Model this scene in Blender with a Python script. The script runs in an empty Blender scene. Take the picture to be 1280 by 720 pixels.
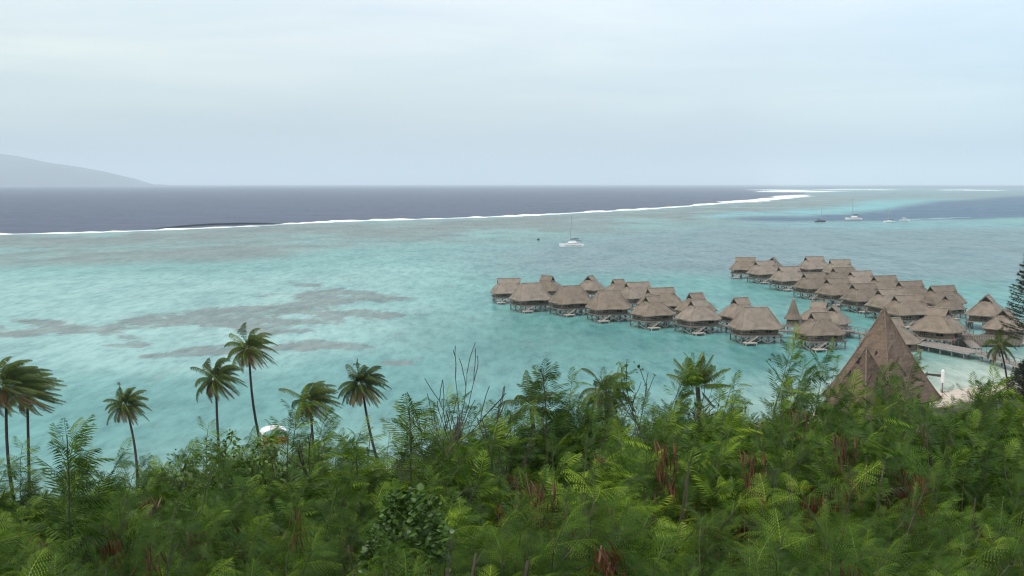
import bpy, math, random
import numpy as np
from mathutils import Vector, Matrix
R = math.radians
S = bpy.context.scene
COL = S.collection

# ------------------------------------------------------------------ camera
CAMZ = 38.0
FPX = 1372.0                       # focal length in pixels of a 1280 px wide picture
PITCH = math.atan((360-229.3)/FPX)
cam = bpy.data.cameras.new('camera'); camo = bpy.data.objects.new('camera', cam); COL.objects.link(camo)
cam.sensor_width = 36; cam.lens = 36*FPX/1280; cam.clip_end = 200000; cam.clip_start = 0.05
camo.location = (0, 0, CAMZ); camo.rotation_euler = (math.pi/2-PITCH, 0, 0)
S.camera = camo

# ------------------------------------------------------------------ sky and sun
SUN_EL, SUN_AZ = R(58), R(215)      # azimuth clockwise from +Y: behind the camera, to the left
w = bpy.data.worlds.new('World'); S.world = w; w.use_nodes = True
nt = w.node_tree; nt.nodes.clear()
def N(nt, t, **k):
    n = nt.nodes.new(t)
    for a, b in k.items():
        if a.startswith('i_'):
            key = a[2:]; key = int(key) if key.isdigit() else key.replace('_', ' ')
            n.inputs[key].default_value = b
        else: setattr(n, a, b)
    return n
def ramp(nt, src, stops, interp='LINEAR'):
    r = nt.nodes.new('ShaderNodeValToRGB'); e = r.color_ramp.elements; r.color_ramp.interpolation = interp
    while len(e) < len(stops): e.new(0.5)
    for k, (p, c) in enumerate(stops):
        e[k].position = p; e[k].color = (*c, 1) if len(c) == 3 else c
    nt.links.new(src, r.inputs[0]); return r.outputs[0]
def math_(nt, op, a, b=None, c=None, clamp=False):
    m = nt.nodes.new('ShaderNodeMath'); m.operation = op; m.use_clamp = clamp
    for i, v in enumerate((a, b, c)):
        if v is None: continue
        if isinstance(v, (int, float)): m.inputs[i].default_value = v
        else: nt.links.new(v, m.inputs[i])
    return m.outputs[0]
def mixc(nt, f, a, b, mode='MIX'):
    m = nt.nodes.new('ShaderNodeMix'); m.data_type = 'RGBA'; m.blend_type = mode; m.clamp_factor = True
    for s, v in ((m.inputs[0], f), (m.inputs[6], a), (m.inputs[7], b)):
        if isinstance(v, (int, float)): s.default_value = v
        elif isinstance(v, tuple): s.default_value = (*v, 1)
        else: nt.links.new(v, s)
    return m.outputs[2]
L = nt.links.new
sky = N(nt, 'ShaderNodeTexSky', sky_type='NISHITA', sun_disc=False)
sky.sun_elevation = SUN_EL; sky.sun_rotation = SUN_AZ; sky.air_density = 1.2; sky.dust_density = 2.5
bgs = N(nt, 'ShaderNodeBackground'); bgs.inputs[1].default_value = 0.05; L(sky.outputs[0], bgs.inputs[0])
tc = N(nt, 'ShaderNodeTexCoord'); sx = N(nt, 'ShaderNodeSeparateXYZ'); L(tc.outputs['Generated'], sx.inputs[0])
el = math_(nt, 'MAXIMUM', sx.outputs[2], 0.0)
base = ramp(nt, el, [(0.0, (.39,.51,.59)), (0.035, (.44,.56,.63)), (0.085, (.60,.70,.735)), (0.17, (.86,.905,.90)), (0.45, (1.04,1.04,1.04)), (1.0, (1.25,1.26,1.28))])
az = math_(nt, 'MULTIPLY_ADD', sx.outputs[0], 1.0, 0.5, clamp=True)
tintc = ramp(nt, az, [(0.0, (1.05,1.03,.96)), (0.45, (1.01,.99,1.0)), (0.78, (.98,1.0,1.05)), (1.0, (.86,.97,1.12))])
base = mixc(nt, 1.0, base, tintc, 'MULTIPLY')
mp = N(nt, 'ShaderNodeMapping'); mp.inputs['Scale'].default_value = (2.2, 2.2, 16.0); mp.inputs['Rotation'].default_value = (0.05, 0.03, 0.3)
L(tc.outputs['Generated'], mp.inputs[0])
n1 = N(nt, 'ShaderNodeTexNoise', i_Scale=1.3, i_Detail=7.0, i_Roughness=0.52, i_Distortion=0.4); L(mp.outputs[0], n1.inputs['Vector'])
cl = ramp(nt, n1.outputs[0], [(0.33, (.86,.90,.95)), (0.52, (1,1,1)), (0.68, (1.13,1.10,1.06))])
base = mixc(nt, 1.0, base, cl, 'MULTIPLY')
# a few thin, small dark shreds of low cloud
mp2 = N(nt, 'ShaderNodeMapping'); mp2.inputs['Scale'].default_value = (7, 7, 60); L(tc.outputs['Generated'], mp2.inputs[0])
n2 = N(nt, 'ShaderNodeTexNoise', i_Scale=1.2, i_Detail=4.0); L(mp2.outputs[0], n2.inputs['Vector'])
base = mixc(nt, ramp(nt, n2.outputs[0], [(0.70, (0,0,0)), (0.80, (.35,.35,.35))]), base, (.47,.54,.60))
bgc = N(nt, 'ShaderNodeBackground'); L(base, bgc.inputs[0]); bgc.inputs[1].default_value = 0.90
ad = N(nt, 'ShaderNodeAddShader'); L(bgs.outputs[0], ad.inputs[0]); L(bgc.outputs[0], ad.inputs[1])
wo = N(nt, 'ShaderNodeOutputWorld'); L(ad.outputs[0], wo.inputs[0])
sun = bpy.data.lights.new('sun', 'SUN'); sun.energy = 1.5; sun.angle = R(14); sun.color = (1, .95, .88)
suno = bpy.data.objects.new('sun', sun); COL.objects.link(suno); suno.location = (-50, -60, 120)
sd = Vector((math.sin(SUN_AZ)*math.cos(SUN_EL), math.cos(SUN_AZ)*math.cos(SUN_EL), math.sin(SUN_EL)))
suno.rotation_euler = sd.to_track_quat('Z', 'Y').to_euler()
S.view_settings.view_transform = 'Standard'; S.view_settings.look = 'None'
S.view_settings.exposure = 0.0; S.view_settings.gamma = 1.0
S.cycles.filter_width = 1.25; S.cycles.max_bounces = 8; S.cycles.diffuse_bounces = 3; S.cycles.glossy_bounces = 3
S.cycles.transmission_bounces = 4; S.cycles.transparent_max_bounces = 8; S.cycles.volume_bounces = 2
S.cycles.caustics_reflective = False; S.cycles.caustics_refractive = False

# ------------------------------------------------------------------ helpers
def ray(px, py):
    d = Vector(((px-640)/FPX, -(py-360)/FPX, -1.0))
    return Matrix.Rotation(math.pi/2-PITCH, 3, 'X') @ d
def W(px, py, z=0.0):                # world point at height z that the photo shows at this pixel
    d = ray(px, py); t = (z-CAMZ)/d.z
    return Vector((d.x*t, d.y*t, z))
def P(px, py, D):                    # world point at distance D (along +Y)
    d = ray(px, py); t = D/d.y
    return Vector((d.x*t, D, CAMZ+d.z*t))

def tag(o, label=None, cat=None, group=None, kind=None):
    if label: o['label'] = label
    if cat: o['category'] = cat
    if group: o['group'] = group
    if kind: o['kind'] = kind
    return o
def empty(name, loc, rz=0.0):
    o = bpy.data.objects.new(name, None); o.location = loc; o.rotation_euler = (0, 0, rz); o.empty_display_size = .3
    COL.objects.link(o); return o
def link(name, me, mat=None, parent=None, loc=(0,0,0)):
    o = bpy.data.objects.new(name, me); COL.objects.link(o); o.location = loc
    if mat and not me.materials: me.materials.append(mat)
    if parent: o.parent = parent
    return o
KIDS = {}
def child(o, p):
    o.parent = p; KIDS.setdefault(p.name, []).append(o); return o
def copy_tree(o, parent=None):
    c = o.copy(); COL.objects.link(c)
    if parent: c.parent = parent
    for ch in [x for x in PART_OF.get(o.name, [])]:
        d = copy_tree(ch, c); PART_OF.setdefault(c.name, []).append(d)
    return c
PART_OF = {}
def part(name, me, mat, parent, loc=(0,0,0)):
    o = link(name, me, mat, parent, loc); PART_OF.setdefault(parent.name, []).append(o); return o

def mesh_np(name, V, quads=None, tris=None, tint=None, smooth=False, uv=None):
    me = bpy.data.meshes.new(name)
    V = np.asarray(V, np.float32)
    loops, starts, tot = [], [], 0
    if quads is not None and len(quads):
        q = np.asarray(quads, np.int32); loops.append(q.ravel()); starts.append(np.arange(len(q))*4); tot = len(q)*4
    if tris is not None and len(tris):
        t = np.asarray(tris, np.int32); loops.append(t.ravel()); starts.append(tot+np.arange(len(t))*3)
    loops = np.concatenate(loops); starts = np.concatenate(starts).astype(np.int32)
    me.vertices.add(len(V)); me.vertices.foreach_set('co', V.ravel())
    me.loops.add(len(loops)); me.loops.foreach_set('vertex_index', loops)
    me.polygons.add(len(starts)); me.polygons.foreach_set('loop_start', starts)
    if smooth: me.polygons.foreach_set('use_smooth', np.ones(len(starts), bool))
    if tint is not None:
        a = me.attributes.new('tint', 'FLOAT', 'POINT'); a.data.foreach_set('value', np.asarray(tint, np.float32))
    me.update(calc_edges=True); me.validate(verbose=False)
    return me

class MB:
    def __init__(s): s.v = []; s.f = []
    def add(s, vs, fs):
        b = len(s.v); s.v += [tuple(x) for x in vs]; s.f += [tuple(b+i for i in f) for f in fs]; return s
    def box(s, c, d, rz=0.0, ry=0.0):
        m = Matrix.Rotation(rz, 3, 'Z') @ Matrix.Rotation(ry, 3, 'Y'); c = Vector(c); h = Vector(d)/2
        vs = [c+m@Vector((sx*h.x, sy*h.y, sz*h.z)) for sz in (-1,1) for sx, sy in ((-1,-1),(1,-1),(1,1),(-1,1))]
        return s.add(vs, [(3,2,1,0),(4,5,6,7),(0,1,5,4),(1,2,6,5),(2,3,7,6),(3,0,4,7)])
    def tube(s, pts, r, n=6, r2=None, cap=True):
        pts = [Vector(p) for p in pts]; k = len(pts); rr = r if isinstance(r, (list, tuple)) else [r+(((r2 if r2 is not None else r)-r)*i/(k-1)) for i in range(k)]
        vs = []
        for i, p in enumerate(pts):
            t = (pts[min(i+1,k-1)]-pts[max(i-1,0)]).normalized()
            a = t.cross(Vector((0,0,1)) if abs(t.z) < .9 else Vector((1,0,0))).normalized(); b = t.cross(a)
            vs += [p+(a*math.cos(2*math.pi*j/n)+b*math.sin(2*math.pi*j/n))*rr[i] for j in range(n)]
        fs = [(i*n+j, i*n+(j+1)%n, (i+1)*n+(j+1)%n, (i+1)*n+j) for i in range(k-1) for j in range(n)]
        if cap: fs += [tuple(range(n))[::-1], tuple(range((k-1)*n, k*n))]
        return s.add(vs, fs)
    def bar(s, a, b, w_, h_=None):
        a = Vector(a); b = Vector(b); t = (b-a).normalized(); u = t.cross(Vector((0,0,1)) if abs(t.z) < .95 else Vector((1,0,0))).normalized(); v = t.cross(u)
        h_ = h_ or w_; u = u*w_/2; v = v*h_/2
        vs = [a-u-v, a+u-v, a+u+v, a-u+v, b-u-v, b+u-v, b+u+v, b-u+v]
        return s.add(vs, [(3,2,1,0),(4,5,6,7),(0,1,5,4),(1,2,6,5),(2,3,7,6),(3,0,4,7)])
    def rings(s, rs, cap0=False, cap1=False):
        n = len(rs[0]); vs = [p for r_ in rs for p in r_]
        fs = [(i*n+j, i*n+(j+1)%n, (i+1)*n+(j+1)%n, (i+1)*n+j) for i in range(len(rs)-1) for j in range(n)]
        if cap0: fs.append(tuple(range(n))[::-1])
        if cap1: fs.append(tuple(range((len(rs)-1)*n, len(rs)*n)))
        return s.add(vs, fs)
    def mesh(s, name, smooth=False):
        me = bpy.data.meshes.new(name); me.from_pydata(s.v, [], s.f)
        if smooth: me.polygons.foreach_set('use_smooth', [True]*len(me.polygons))
        me.update(); return me

# ------------------------------------------------------------------ materials
def newmat(name):
    m = bpy.data.materials.new(name); m.use_nodes = True; t = m.node_tree; t.nodes.clear()
    return m, t, t.nodes.new('ShaderNodeOutputMaterial')
def pbr(name, col, rough=.7, noise=0.15, nscale=3.0, metal=0.0, bump=0.0, stretch=None, obj_rand=0.0, spec=.3):
    m, t, o = newmat(name); b = t.nodes.new('ShaderNodeBsdfPrincipled'); t.links.new(b.outputs[0], o.inputs[0])
    b.inputs['Roughness'].default_value = rough; b.inputs['Metallic'].default_value = metal; b.inputs['Specular IOR Level'].default_value = spec
    c = t.nodes.new('ShaderNodeTexCoord'); mp_ = t.nodes.new('ShaderNodeMapping'); t.links.new(c.outputs['Object'], mp_.inputs[0])
    if stretch: mp_.inputs['Scale'].default_value = stretch
    n = N(t, 'ShaderNodeTexNoise', i_Scale=nscale, i_Detail=6.0, i_Roughness=.6); t.links.new(mp_.outputs[0], n.inputs['Vector'])
    lo = tuple(max(0, x*(1-2.2*noise)) for x in col); hi = tuple(min(1, x*(1+2.2*noise)) for x in col)
    cc = ramp(t, n.outputs[0], [(.25, lo), (.75, hi)])
    if obj_rand:
        oi = t.nodes.new('ShaderNodeObjectInfo')
        cc = mixc(t, 1.0, cc, ramp(t, oi.outputs['Random'], [(0, (1-obj_rand,)*3), (.5, (1, 1-obj_rand*.15, 1-obj_rand*.35)), (1, (1+obj_rand,)*3)]), 'MULTIPLY')
    t.links.new(cc, b.inputs['Base Color'])
    if bump:
        bp = t.nodes.new('ShaderNodeBump'); bp.inputs['Strength'].default_value = bump; bp.inputs['Distance'].default_value = .05
        t.links.new(n.outputs[0], bp.inputs['Height']); t.links.new(bp.outputs[0], b.inputs['Normal'])
    return m
def leafmat(name, stops, trans=.26, gloss=.02, rnd=.30):
    m, t, o = newmat(name)
    a = N(t, 'ShaderNodeAttribute', attribute_name='tint')
    c = ramp(t, a.outputs['Fac'], stops)
    oi = t.nodes.new('ShaderNodeObjectInfo')
    c = mixc(t, 1.0, c, ramp(t, oi.outputs['Random'], [(0, (1-rnd, 1-rnd*.8, 1-rnd*.4)), (.5, (1,1,1)), (1, (1+rnd*1.2, 1+rnd*.9, 1-rnd*.2))]), 'MULTIPLY')
    d = t.nodes.new('ShaderNodeBsdfDiffuse'); tr = t.nodes.new('ShaderNodeBsdfTranslucent'); g = t.nodes.new('ShaderNodeBsdfGlossy')
    g.inputs['Roughness'].default_value = .45; g.inputs['Color'].default_value = (.8,.85,.8,1)
    t.links.new(c, d.inputs[0]); t.links.new(mixc(t, 1.0, c, (1.25,1.15,.5), 'MULTIPLY'), tr.inputs[0])
    m1 = t.nodes.new('ShaderNodeMixShader'); m1.inputs[0].default_value = trans; t.links.new(d.outputs[0], m1.inputs[1]); t.links.new(tr.outputs[0], m1.inputs[2])
    m2 = t.nodes.new('ShaderNodeMixShader'); m2.inputs[0].default_value = gloss; t.links.new(m1.outputs[0], m2.inputs[1]); t.links.new(g.outputs[0], m2.inputs[2])
    t.links.new(m2.outputs[0], o.inputs[0]); return m

def thatch(name, col, course=.22, big=False):
    m, t, o = newmat(name); b = t.nodes.new('ShaderNodeBsdfPrincipled'); t.links.new(b.outputs[0], o.inputs[0])
    b.inputs['Roughness'].default_value = .95; b.inputs['Specular IOR Level'].default_value = .1
    c = t.nodes.new('ShaderNodeTexCoord')
    mp_ = t.nodes.new('ShaderNodeMapping'); t.links.new(c.outputs['Object'], mp_.inputs[0]); mp_.inputs['Scale'].default_value = (5, 5, .9)
    n = N(t, 'ShaderNodeTexNoise', i_Scale=2.4, i_Detail=8.0, i_Roughness=.65); t.links.new(mp_.outputs[0], n.inputs['Vector'])
    n2 = N(t, 'ShaderNodeTexNoise', i_Scale=.45, i_Detail=3.0); t.links.new(c.outputs['Object'], n2.inputs['Vector'])
    s = t.nodes.new('ShaderNodeSeparateXYZ'); t.links.new(c.outputs['Object'], s.inputs[0])
    zz = math_(t, 'MULTIPLY_ADD', n.outputs[0], course*.5, s.outputs[2])
    fr = math_(t, 'FRACT', math_(t, 'DIVIDE', zz, course))
    lines = ramp(t, fr, [(0, (.66 if big else .72,)*3), (.22, (.96,)*3), (1, (1.10,)*3)])
    cc = ramp(t, n.outputs[0], [(.3, tuple(x*.58 for x in col)), (.52, col), (.72, tuple(min(1, x*1.4) for x in col))])
    cc = mixc(t, .7 if big else .35, cc, lines, 'MULTIPLY')
    cc = mixc(t, .8, cc, ramp(t, n2.outputs[0], [(.32, (.70,.70,.68)), (.5, (1,.99,.97)), (.68, (1.16,1.14,1.14))]), 'MULTIPLY')
    oi = t.nodes.new('ShaderNodeObjectInfo')
    cc = mixc(t, 1.0, cc, ramp(t, oi.outputs['Random'], [(0, (.80,.79,.77)), (.5, (1.0,.97,.92)), (1, (1.16,1.17,1.18))]), 'MULTIPLY')
    t.links.new(cc, b.inputs['Base Color'])
    bp = t.nodes.new('ShaderNodeBump'); bp.inputs['Strength'].default_value = .6; bp.inputs['Distance'].default_value = .08
    t.links.new(math_(t, 'ADD', n.outputs[0], math_(t, 'MULTIPLY', fr, .6)), bp.inputs['Height']); t.links.new(bp.outputs[0], b.inputs['Normal'])
    return m

M = {}
M['thatch'] = thatch('thatch', (.222,.186,.150))
M['thatch_big'] = thatch('weathered_thatch', (.162,.120,.092), course=.55, big=True)
M['cap'] = pbr('ridge_thatch', (.255,.215,.175), .95, .2, 4, obj_rand=.08)
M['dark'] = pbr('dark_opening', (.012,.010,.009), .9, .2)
M['bamboo'] = pbr('woven_bamboo', (.20,.165,.125), .9, .25, 2.0, stretch=(3,3,.6), obj_rand=.15)
M['wood'] = pbr('weathered_timber', (.21,.185,.16), .85, .25, 3, obj_rand=.12)
M['palewood'] = pbr('bleached_timber', (.42,.38,.33), .85, .2, 3)
M['stilt'] = pbr('concrete_post', (.20,.19,.17), .9, .3, 2)
M['post'] = pbr('dark_timber_post', (.06,.05,.042), .9, .3, 2)
M['white'] = pbr('white_paint', (.78,.78,.76), .35, .04, spec=.5)
M['shirt'] = pbr('white_cloth', (.75,.75,.74), .9, .05)
M['navy'] = pbr('navy_canvas', (.02,.035,.05), .8, .1)
M['hullred'] = pbr('brown_hull_paint', (.11,.07,.06), .5, .2)
M['metal'] = pbr('mast_aluminium', (.36,.37,.38), .4, .05, metal=.3)
M['skin'] = pbr('skin', (.28,.16,.11), .6, .08)
M['hair'] = pbr('black_hair', (.015,.012,.01), .6, .1)
M['redcloth'] = pbr('red_cloth', (.42,.07,.06), .9, .1)
M['orange'] = pbr('orange_tarp', (.50,.16,.06), .8, .25)
M['bark'] = pbr('bark', (.13,.10,.075), .95, .35, 5, stretch=(1,1,.3))
M['palmbark'] = pbr('palm_bark', (.045,.036,.030), .95, .3, 3, stretch=(1,1,4))
M['palebark'] = pbr('pale_twig', (.075,.066,.048), .9, .25, 5)
M['deadbark'] = pbr('dead_twig', (.05,.042,.037), .9, .25, 5)
M['leuc'] = leafmat('feathery_leaf', [(0, (.010,.026,.003)), (.35, (.025,.062,.005)), (.7, (.064,.130,.007)), (1, (.17,.26,.018))])
M['round'] = leafmat('round_leaf', [(0, (.022,.050,.010)), (.6, (.060,.125,.020)), (1, (.14,.23,.045))], trans=.2, gloss=.05)
M['palm'] = leafmat('palm_leaflet', [(0, (.030,.058,.012)), (.5, (.080,.125,.022)), (.8, (.17,.19,.038)), (1, (.28,.22,.06))], trans=.25, gloss=.02)
M['dry'] = leafmat('dry_palm_leaflet', [(0, (.11,.08,.025)), (1, (.26,.17,.06))], trans=.2, gloss=.03)
M['pod'] = leafmat('seed_pod', [(0, (.045,.018,.012)), (.6, (.120,.040,.026)), (1, (.20,.085,.05))], trans=.15, gloss=.05)
M['casu'] = leafmat('needle', [(0, (.016,.022,.014)), (1, (.045,.052,.028))], trans=.1, gloss=.03)
M['under'] = leafmat('undergrowth_leaf', [(0, (.010,.022,.007)), (.6, (.025,.055,.013)), (1, (.06,.10,.022))], trans=.2, gloss=.03)  # leaf colours darkened to deepen the shadow pockets between crowns

# ------------------------------------------------------------------ terrain
SHX = [-400,-120,-66,-50,-36,-10,20,50,78,90,103,140,400]
SHY = [  75, 100, 112,124,140,146,158,180,198,205,211,226,300]
def shore(x): return np.interp(x, SHX, SHY)
DP = [-60,-2,0.5,3,6,12,20,30,48,75,100,400]
ZP = [37,36.4,36.2,34.6,31.4,28.8,26.8,22.8,12.5,4.6,3.0,2.6]
def ground(x, y):
    d = np.where(np.asarray(y) > 0, np.sqrt(np.asarray(y)**2+(.35*np.asarray(x))**2), np.asarray(y))
    z = np.interp(d, DP, ZP)
    e = shore(x)-y                                        # metres inland
    beach = np.interp(e, [-60,-25,0,6,16,30,34,120], [-3.0,-1.2,0.0,0.7,1.8,3.0,3.6,60.0])
    return np.minimum(z, beach)+.25*np.sin(x*.21+1)*np.cos(y*.17)*(e > 25)
gy = np.concatenate([np.linspace(-60,0,20), np.linspace(1,40,60), np.linspace(41,330,160)])
gx = np.concatenate([np.linspace(-420,-45,60), np.linspace(-44,44,100), np.linspace(45,420,90)])
X, Y = np.meshgrid(gx, gy); Z = ground(X, Y)
rg = np.random.default_rng(5)
Z = Z+np.where(Z > 3.2, rg.normal(0, .12, Z.shape), 0)
nr, nc = X.shape; idx = np.arange(nr*nc).reshape(nr, nc)
Q = np.stack([idx[:-1,:-1], idx[:-1,1:], idx[1:,1:], idx[1:,:-1]], -1).reshape(-1, 4)
me = mesh_np('ground', np.stack([X, Y, Z], -1).reshape(-1, 3), Q, smooth=True)
m, t, o = newmat('soil_and_sand'); b = t.nodes.new('ShaderNodeBsdfPrincipled'); t.links.new(b.outputs[0], o.inputs[0]); b.inputs['Roughness'].default_value = .95
g = t.nodes.new('ShaderNodeNewGeometry'); s = t.nodes.new('ShaderNodeSeparateXYZ'); t.links.new(g.outputs['Position'], s.inputs[0])
n = N(t, 'ShaderNodeTexNoise', i_Scale=.6, i_Detail=8.0); t.links.new(g.outputs['Position'], n.inputs['Vector'])
soil = ramp(t, n.outputs[0], [(.3, (.018,.022,.010)), (.55, (.040,.040,.020)), (.75, (.07,.052,.032))])
sand = ramp(t, n.outputs[0], [(.3, (.40,.33,.26)), (.7, (.55,.47,.38))])
hgt = math_(t, 'MULTIPLY_ADD', n.outputs[0], 1.0, s.outputs[2])
t.links.new(mixc(t, ramp(t, math_(t, 'MULTIPLY', hgt, .1), [(.22, (0,0,0)), (.26, (1,1,1))]), sand, soil), b.inputs['Base Color'])
tag(link('ground', me, m), kind='structure')

# ------------------------------------------------------------------ the sea
rng = np.random.default_rng(11)
def inpoly(x, y, poly):
    c = np.zeros(x.shape, bool); n_ = len(poly)
    for i in range(n_):
        x1, y1 = poly[i]; x2, y2 = poly[(i+1) % n_]
        if y1 == y2: continue
        c ^= ((y1 > y) != (y2 > y)) & (x < (x2-x1)*(y-y1)/(y2-y1)+x1)
    return c
def lattice(x, y, sx, sy, seed):
    r = np.random.default_rng(seed); T = r.random((64, 64)); u = x/sx; v = y/sy
    i = np.floor(u).astype(int); j = np.floor(v).astype(int); fu = u-i; fv = v-j; fu = fu*fu*(3-2*fu); fv = fv*fv*(3-2*fv)
    i %= 64; j %= 64; i2 = (i+1) % 64; j2 = (j+1) % 64
    return ((T[i,j]*(1-fu)+T[i2,j]*fu)*(1-fv)+(T[i,j2]*(1-fu)+T[i2,j2]*fu)*fv)*2-1
def wp(pts): return [tuple(W(px, py))[:2] for px, py in pts]
th = np.concatenate([np.linspace(-4,-.62,14)[:-1], np.linspace(-.62,.62,620), np.linspace(.62,4,14)[1:]])
ys = 1.0/np.linspace(1/48000., 1/95., 520)[::-1]; ys = np.concatenate([[60, 80], ys, [70000, 100000.]])
YY, TH = np.meshgrid(ys, th, indexing='ij'); XX = TH*(YY+40)
wx = XX+lattice(XX,YY,.05*300,40,1)*YY*.012+lattice(XX,YY,7,18,2)*YY*.004
wy = YY+lattice(XX,YY,28,60,3)*YY*.022+lattice(XX,YY,9,22,4)*YY*.012
def blur(a, kr, kc):
    for ax, k in ((0, kr), (1, kc)):
        if k < 1: continue
        p = [(0,0),(0,0)]; p[ax] = (k, k); b_ = np.pad(a, p, mode='edge'); cs = np.cumsum(b_, axis=ax)
        z = np.zeros_like(np.take(cs, [0], axis=ax)); cs = np.concatenate([z, cs], axis=ax)
        n_ = 2*k+1; a = (np.take(cs, range(n_, cs.shape[ax]), axis=ax)-np.take(cs, range(0, cs.shape[ax]-n_), axis=ax))/n_
    return a
def zone(pts, kr=2, kc=3, warp=True, world=False):
    poly = pts if world else wp(pts)
    return blur(inpoly(wx if warp else XX, wy if warp else YY, poly).astype(float), kr, kc)
C = np.zeros(XX.shape+(3,))
def put(mask, col):
    global C
    C = C*(1-mask[...,None])+np.array(col)*mask[...,None]
# lagoon bottom seen through clear water
C[:] = (.165,.338,.316)
put(zone([(-900,345),(330,345),(480,332),(620,330),(640,420),(300,470),(-900,420)], 8, 30)*.85, (.255,.430,.400))
put(zone([(560,340),(900,318),(1300,330),(1300,520),(300,620),(-600,720),(-600,520),(300,470),(520,420)], 14, 40)*.8, (.095,.265,.245))
put(zone([(600,310),(900,275),(1300,285),(1900,300),(1900,360),(1000,345),(800,340),(640,345)], 8, 30)*.85, (.160,.225,.240))
put(zone([(560,395),(700,400),(860,425),(1000,440),(1140,450),(1170,470),(900,470),(700,460),(560,430)], 6, 25)*.75, (.070,.215,.195))
# reef flat behind the surf
REEF = [(-900,310),(-300,300),(0,293),(100,291),(200,287),(340,281),(420,277),(560,273),(700,267),(800,261.5),(900,254),(960,249.3),(995,245),(1010,241.5),(1000,239.5)]
flat = zone(REEF+[(1020,236),(1300,235),(1900,236),(1900,248),(1280,246),(1100,251),(1030,262),(960,270),(900,278),(800,287),(650,298),(500,305),(380,314),(330,322),(150,330),(0,332),(-900,345)], 5, 10)
put(flat*.9, (.185,.225,.210))
put(zone([(-900,318),(0,312),(180,303),(420,296),(600,290),(820,276),(930,270),(960,275),(900,281),(650,300),(420,306),(200,312),(0,322),(-900,335)], 5, 14)*.5, (.170,.320,.300))
put(zone([(1016,237.5),(1300,236.5),(1700,238),(1700,243),(1250,242),(1120,245),(1030,244)], 2, 8)*.8, (.14,.24,.28))
# bright sand tongue at the edge of the pass
put(zone([(905,266),(960,264),(1040,259),(1080,253),(1100,248.6),(1188,249.3),(1140,256),(1095,263),(1040,267),(940,270),(900,274),(880,270)], 1, 6)*.85, (.17,.41,.43))
# the pass (deep channel)
CH = [(905,273),(1019,269.5),(1090,265),(1131,257.5),(1185,250.2),(1290,244),(1900,240),(1900,278),(1290,271),(1197,275),(1108,277),(1019,277),(940,276)]
chan = zone(CH, 1, 6); put(chan*.9, (.055,.095,.165))
put(zone([(930,278),(1100,279),(1250,276),(1290,279),(1290,284),(1100,287),(930,284)], 2, 12)*.5, (.16,.35,.37))
# open ocean outside the reef
OC = [W(px, py) for px, py in REEF]; oc = [tuple(p)[:2] for p in OC]
oc += [tuple(W(938,237.3))[:2], tuple(W(1020,235.8))[:2], tuple(W(1200,235.2))[:2], tuple(W(1290,235.5))[:2], (60000,12000), (400000,12000), (400000,400000), (-400000,400000), (-400000,900)]
ocean = blur(inpoly(XX, YY, oc).astype(float), 0, 1); put(ocean, (.062,.077,.122))
oc2 = blur(((YY > 6200)).astype(float), 1, 0)*ocean
# coral patches on the lagoon sand
cor = np.zeros(XX.shape)
for (cx, cy, rx, ry, a) in [(75,399,36,4,0),(12,418,44,5,-3),(70,412,62,5,-4),(132,409,56,6,-3),(170,419,20,3.2,0),(168,430,36,3.6,-2),(215,393,66,5,-4),(245,399,72,6,-3),
      (305,401,52,7,-1),(345,386,80,6,-3),(408,375,52,6,0),(440,366,56,4.5,0),(372,358,48,2.4,0),(355,411,60,5,0),(400,400,48,4.5,0),(205,444,34,4.6,-2),(255,438,42,6,-2),(312,434,46,7,0),
      (392,429,42,8,0),(440,431,20,5,0),(495,456,26,4,2),(470,392,56,4,0),(422,388,64,5,0),(520,452,26,2.4,0),(210,468,24,2,0),(8,406,22,3,0),(330,369,26,2,0),(500,372,34,4,0)]:
    poly = [(cx+rx*1.12*math.cos(k*math.pi/8), cy+ry*1.15*math.sin(k*math.pi/8)-a*math.cos(k*math.pi/8)*-1) for k in range(16)]
    cor = np.maximum(cor, inpoly(wx, wy, wp(poly)).astype(float))
hole = lattice(XX, YY, 6, 14, 9)+.7*lattice(XX, YY, 2.6, 6, 10)
cor = blur(cor*(hole < .9), 3, 7)

# scattered pieces of coral and rubble
sc_ = (lattice(XX, YY, 7, 13, 20)+.6*lattice(XX, YY, 2.8, 5, 21))
sc_m = blur((sc_ > 1.0).astype(float), 1, 1)*(1-ocean)*(1-chan)*(1-flat)*np.clip((430-YY)/250, 0, 1)
put(np.clip(sc_m,0,1)*.45, (.12,.21,.20))
# shallow sand at the beach
e = YY-shore(XX)
bs = np.interp(e, [-5, 4, 12, 26, 46], [1, .9, .7, .35, 0])*np.clip((XX-20)/60, .25, 1)
put(bs, (.43,.455,.36))
lag = np.clip(1-ocean-chan, 0, 1)
V = np.stack([XX, YY, np.zeros_like(XX)], -1).reshape(-1, 3)
nr, nc = XX.shape; idx = np.arange(nr*nc).reshape(nr, nc)
Q = np.stack([idx[:-1,:-1], idx[:-1,1:], idx[1:,1:], idx[1:,:-1]], -1).reshape(-1, 4)
me = mesh_np('sea', V, Q, smooth=True)
ca = me.color_attributes.new('bottom', 'FLOAT_COLOR', 'POINT')
ca.data.foreach_set('color', np.concatenate([C, np.ones(XX.shape+(1,))], -1).astype(np.float32).ravel())
for nm, arr in (('flat', flat), ('coral', cor), ('deep', np.clip(ocean+chan, 0, 1))):
    a = me.attributes.new(nm, 'FLOAT', 'POINT'); a.data.foreach_set('value', arr.astype(np.float32).ravel())
m, t, o = newmat('sea_water')
g = t.nodes.new('ShaderNodeNewGeometry'); a = N(t, 'ShaderNodeAttribute', attribute_name='bottom'); fa = N(t, 'ShaderNodeAttribute', attribute_name='flat'); cra = N(t, 'ShaderNodeAttribute', attribute_name='coral'); da = N(t, 'ShaderNodeAttribute', attribute_name='deep')
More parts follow.
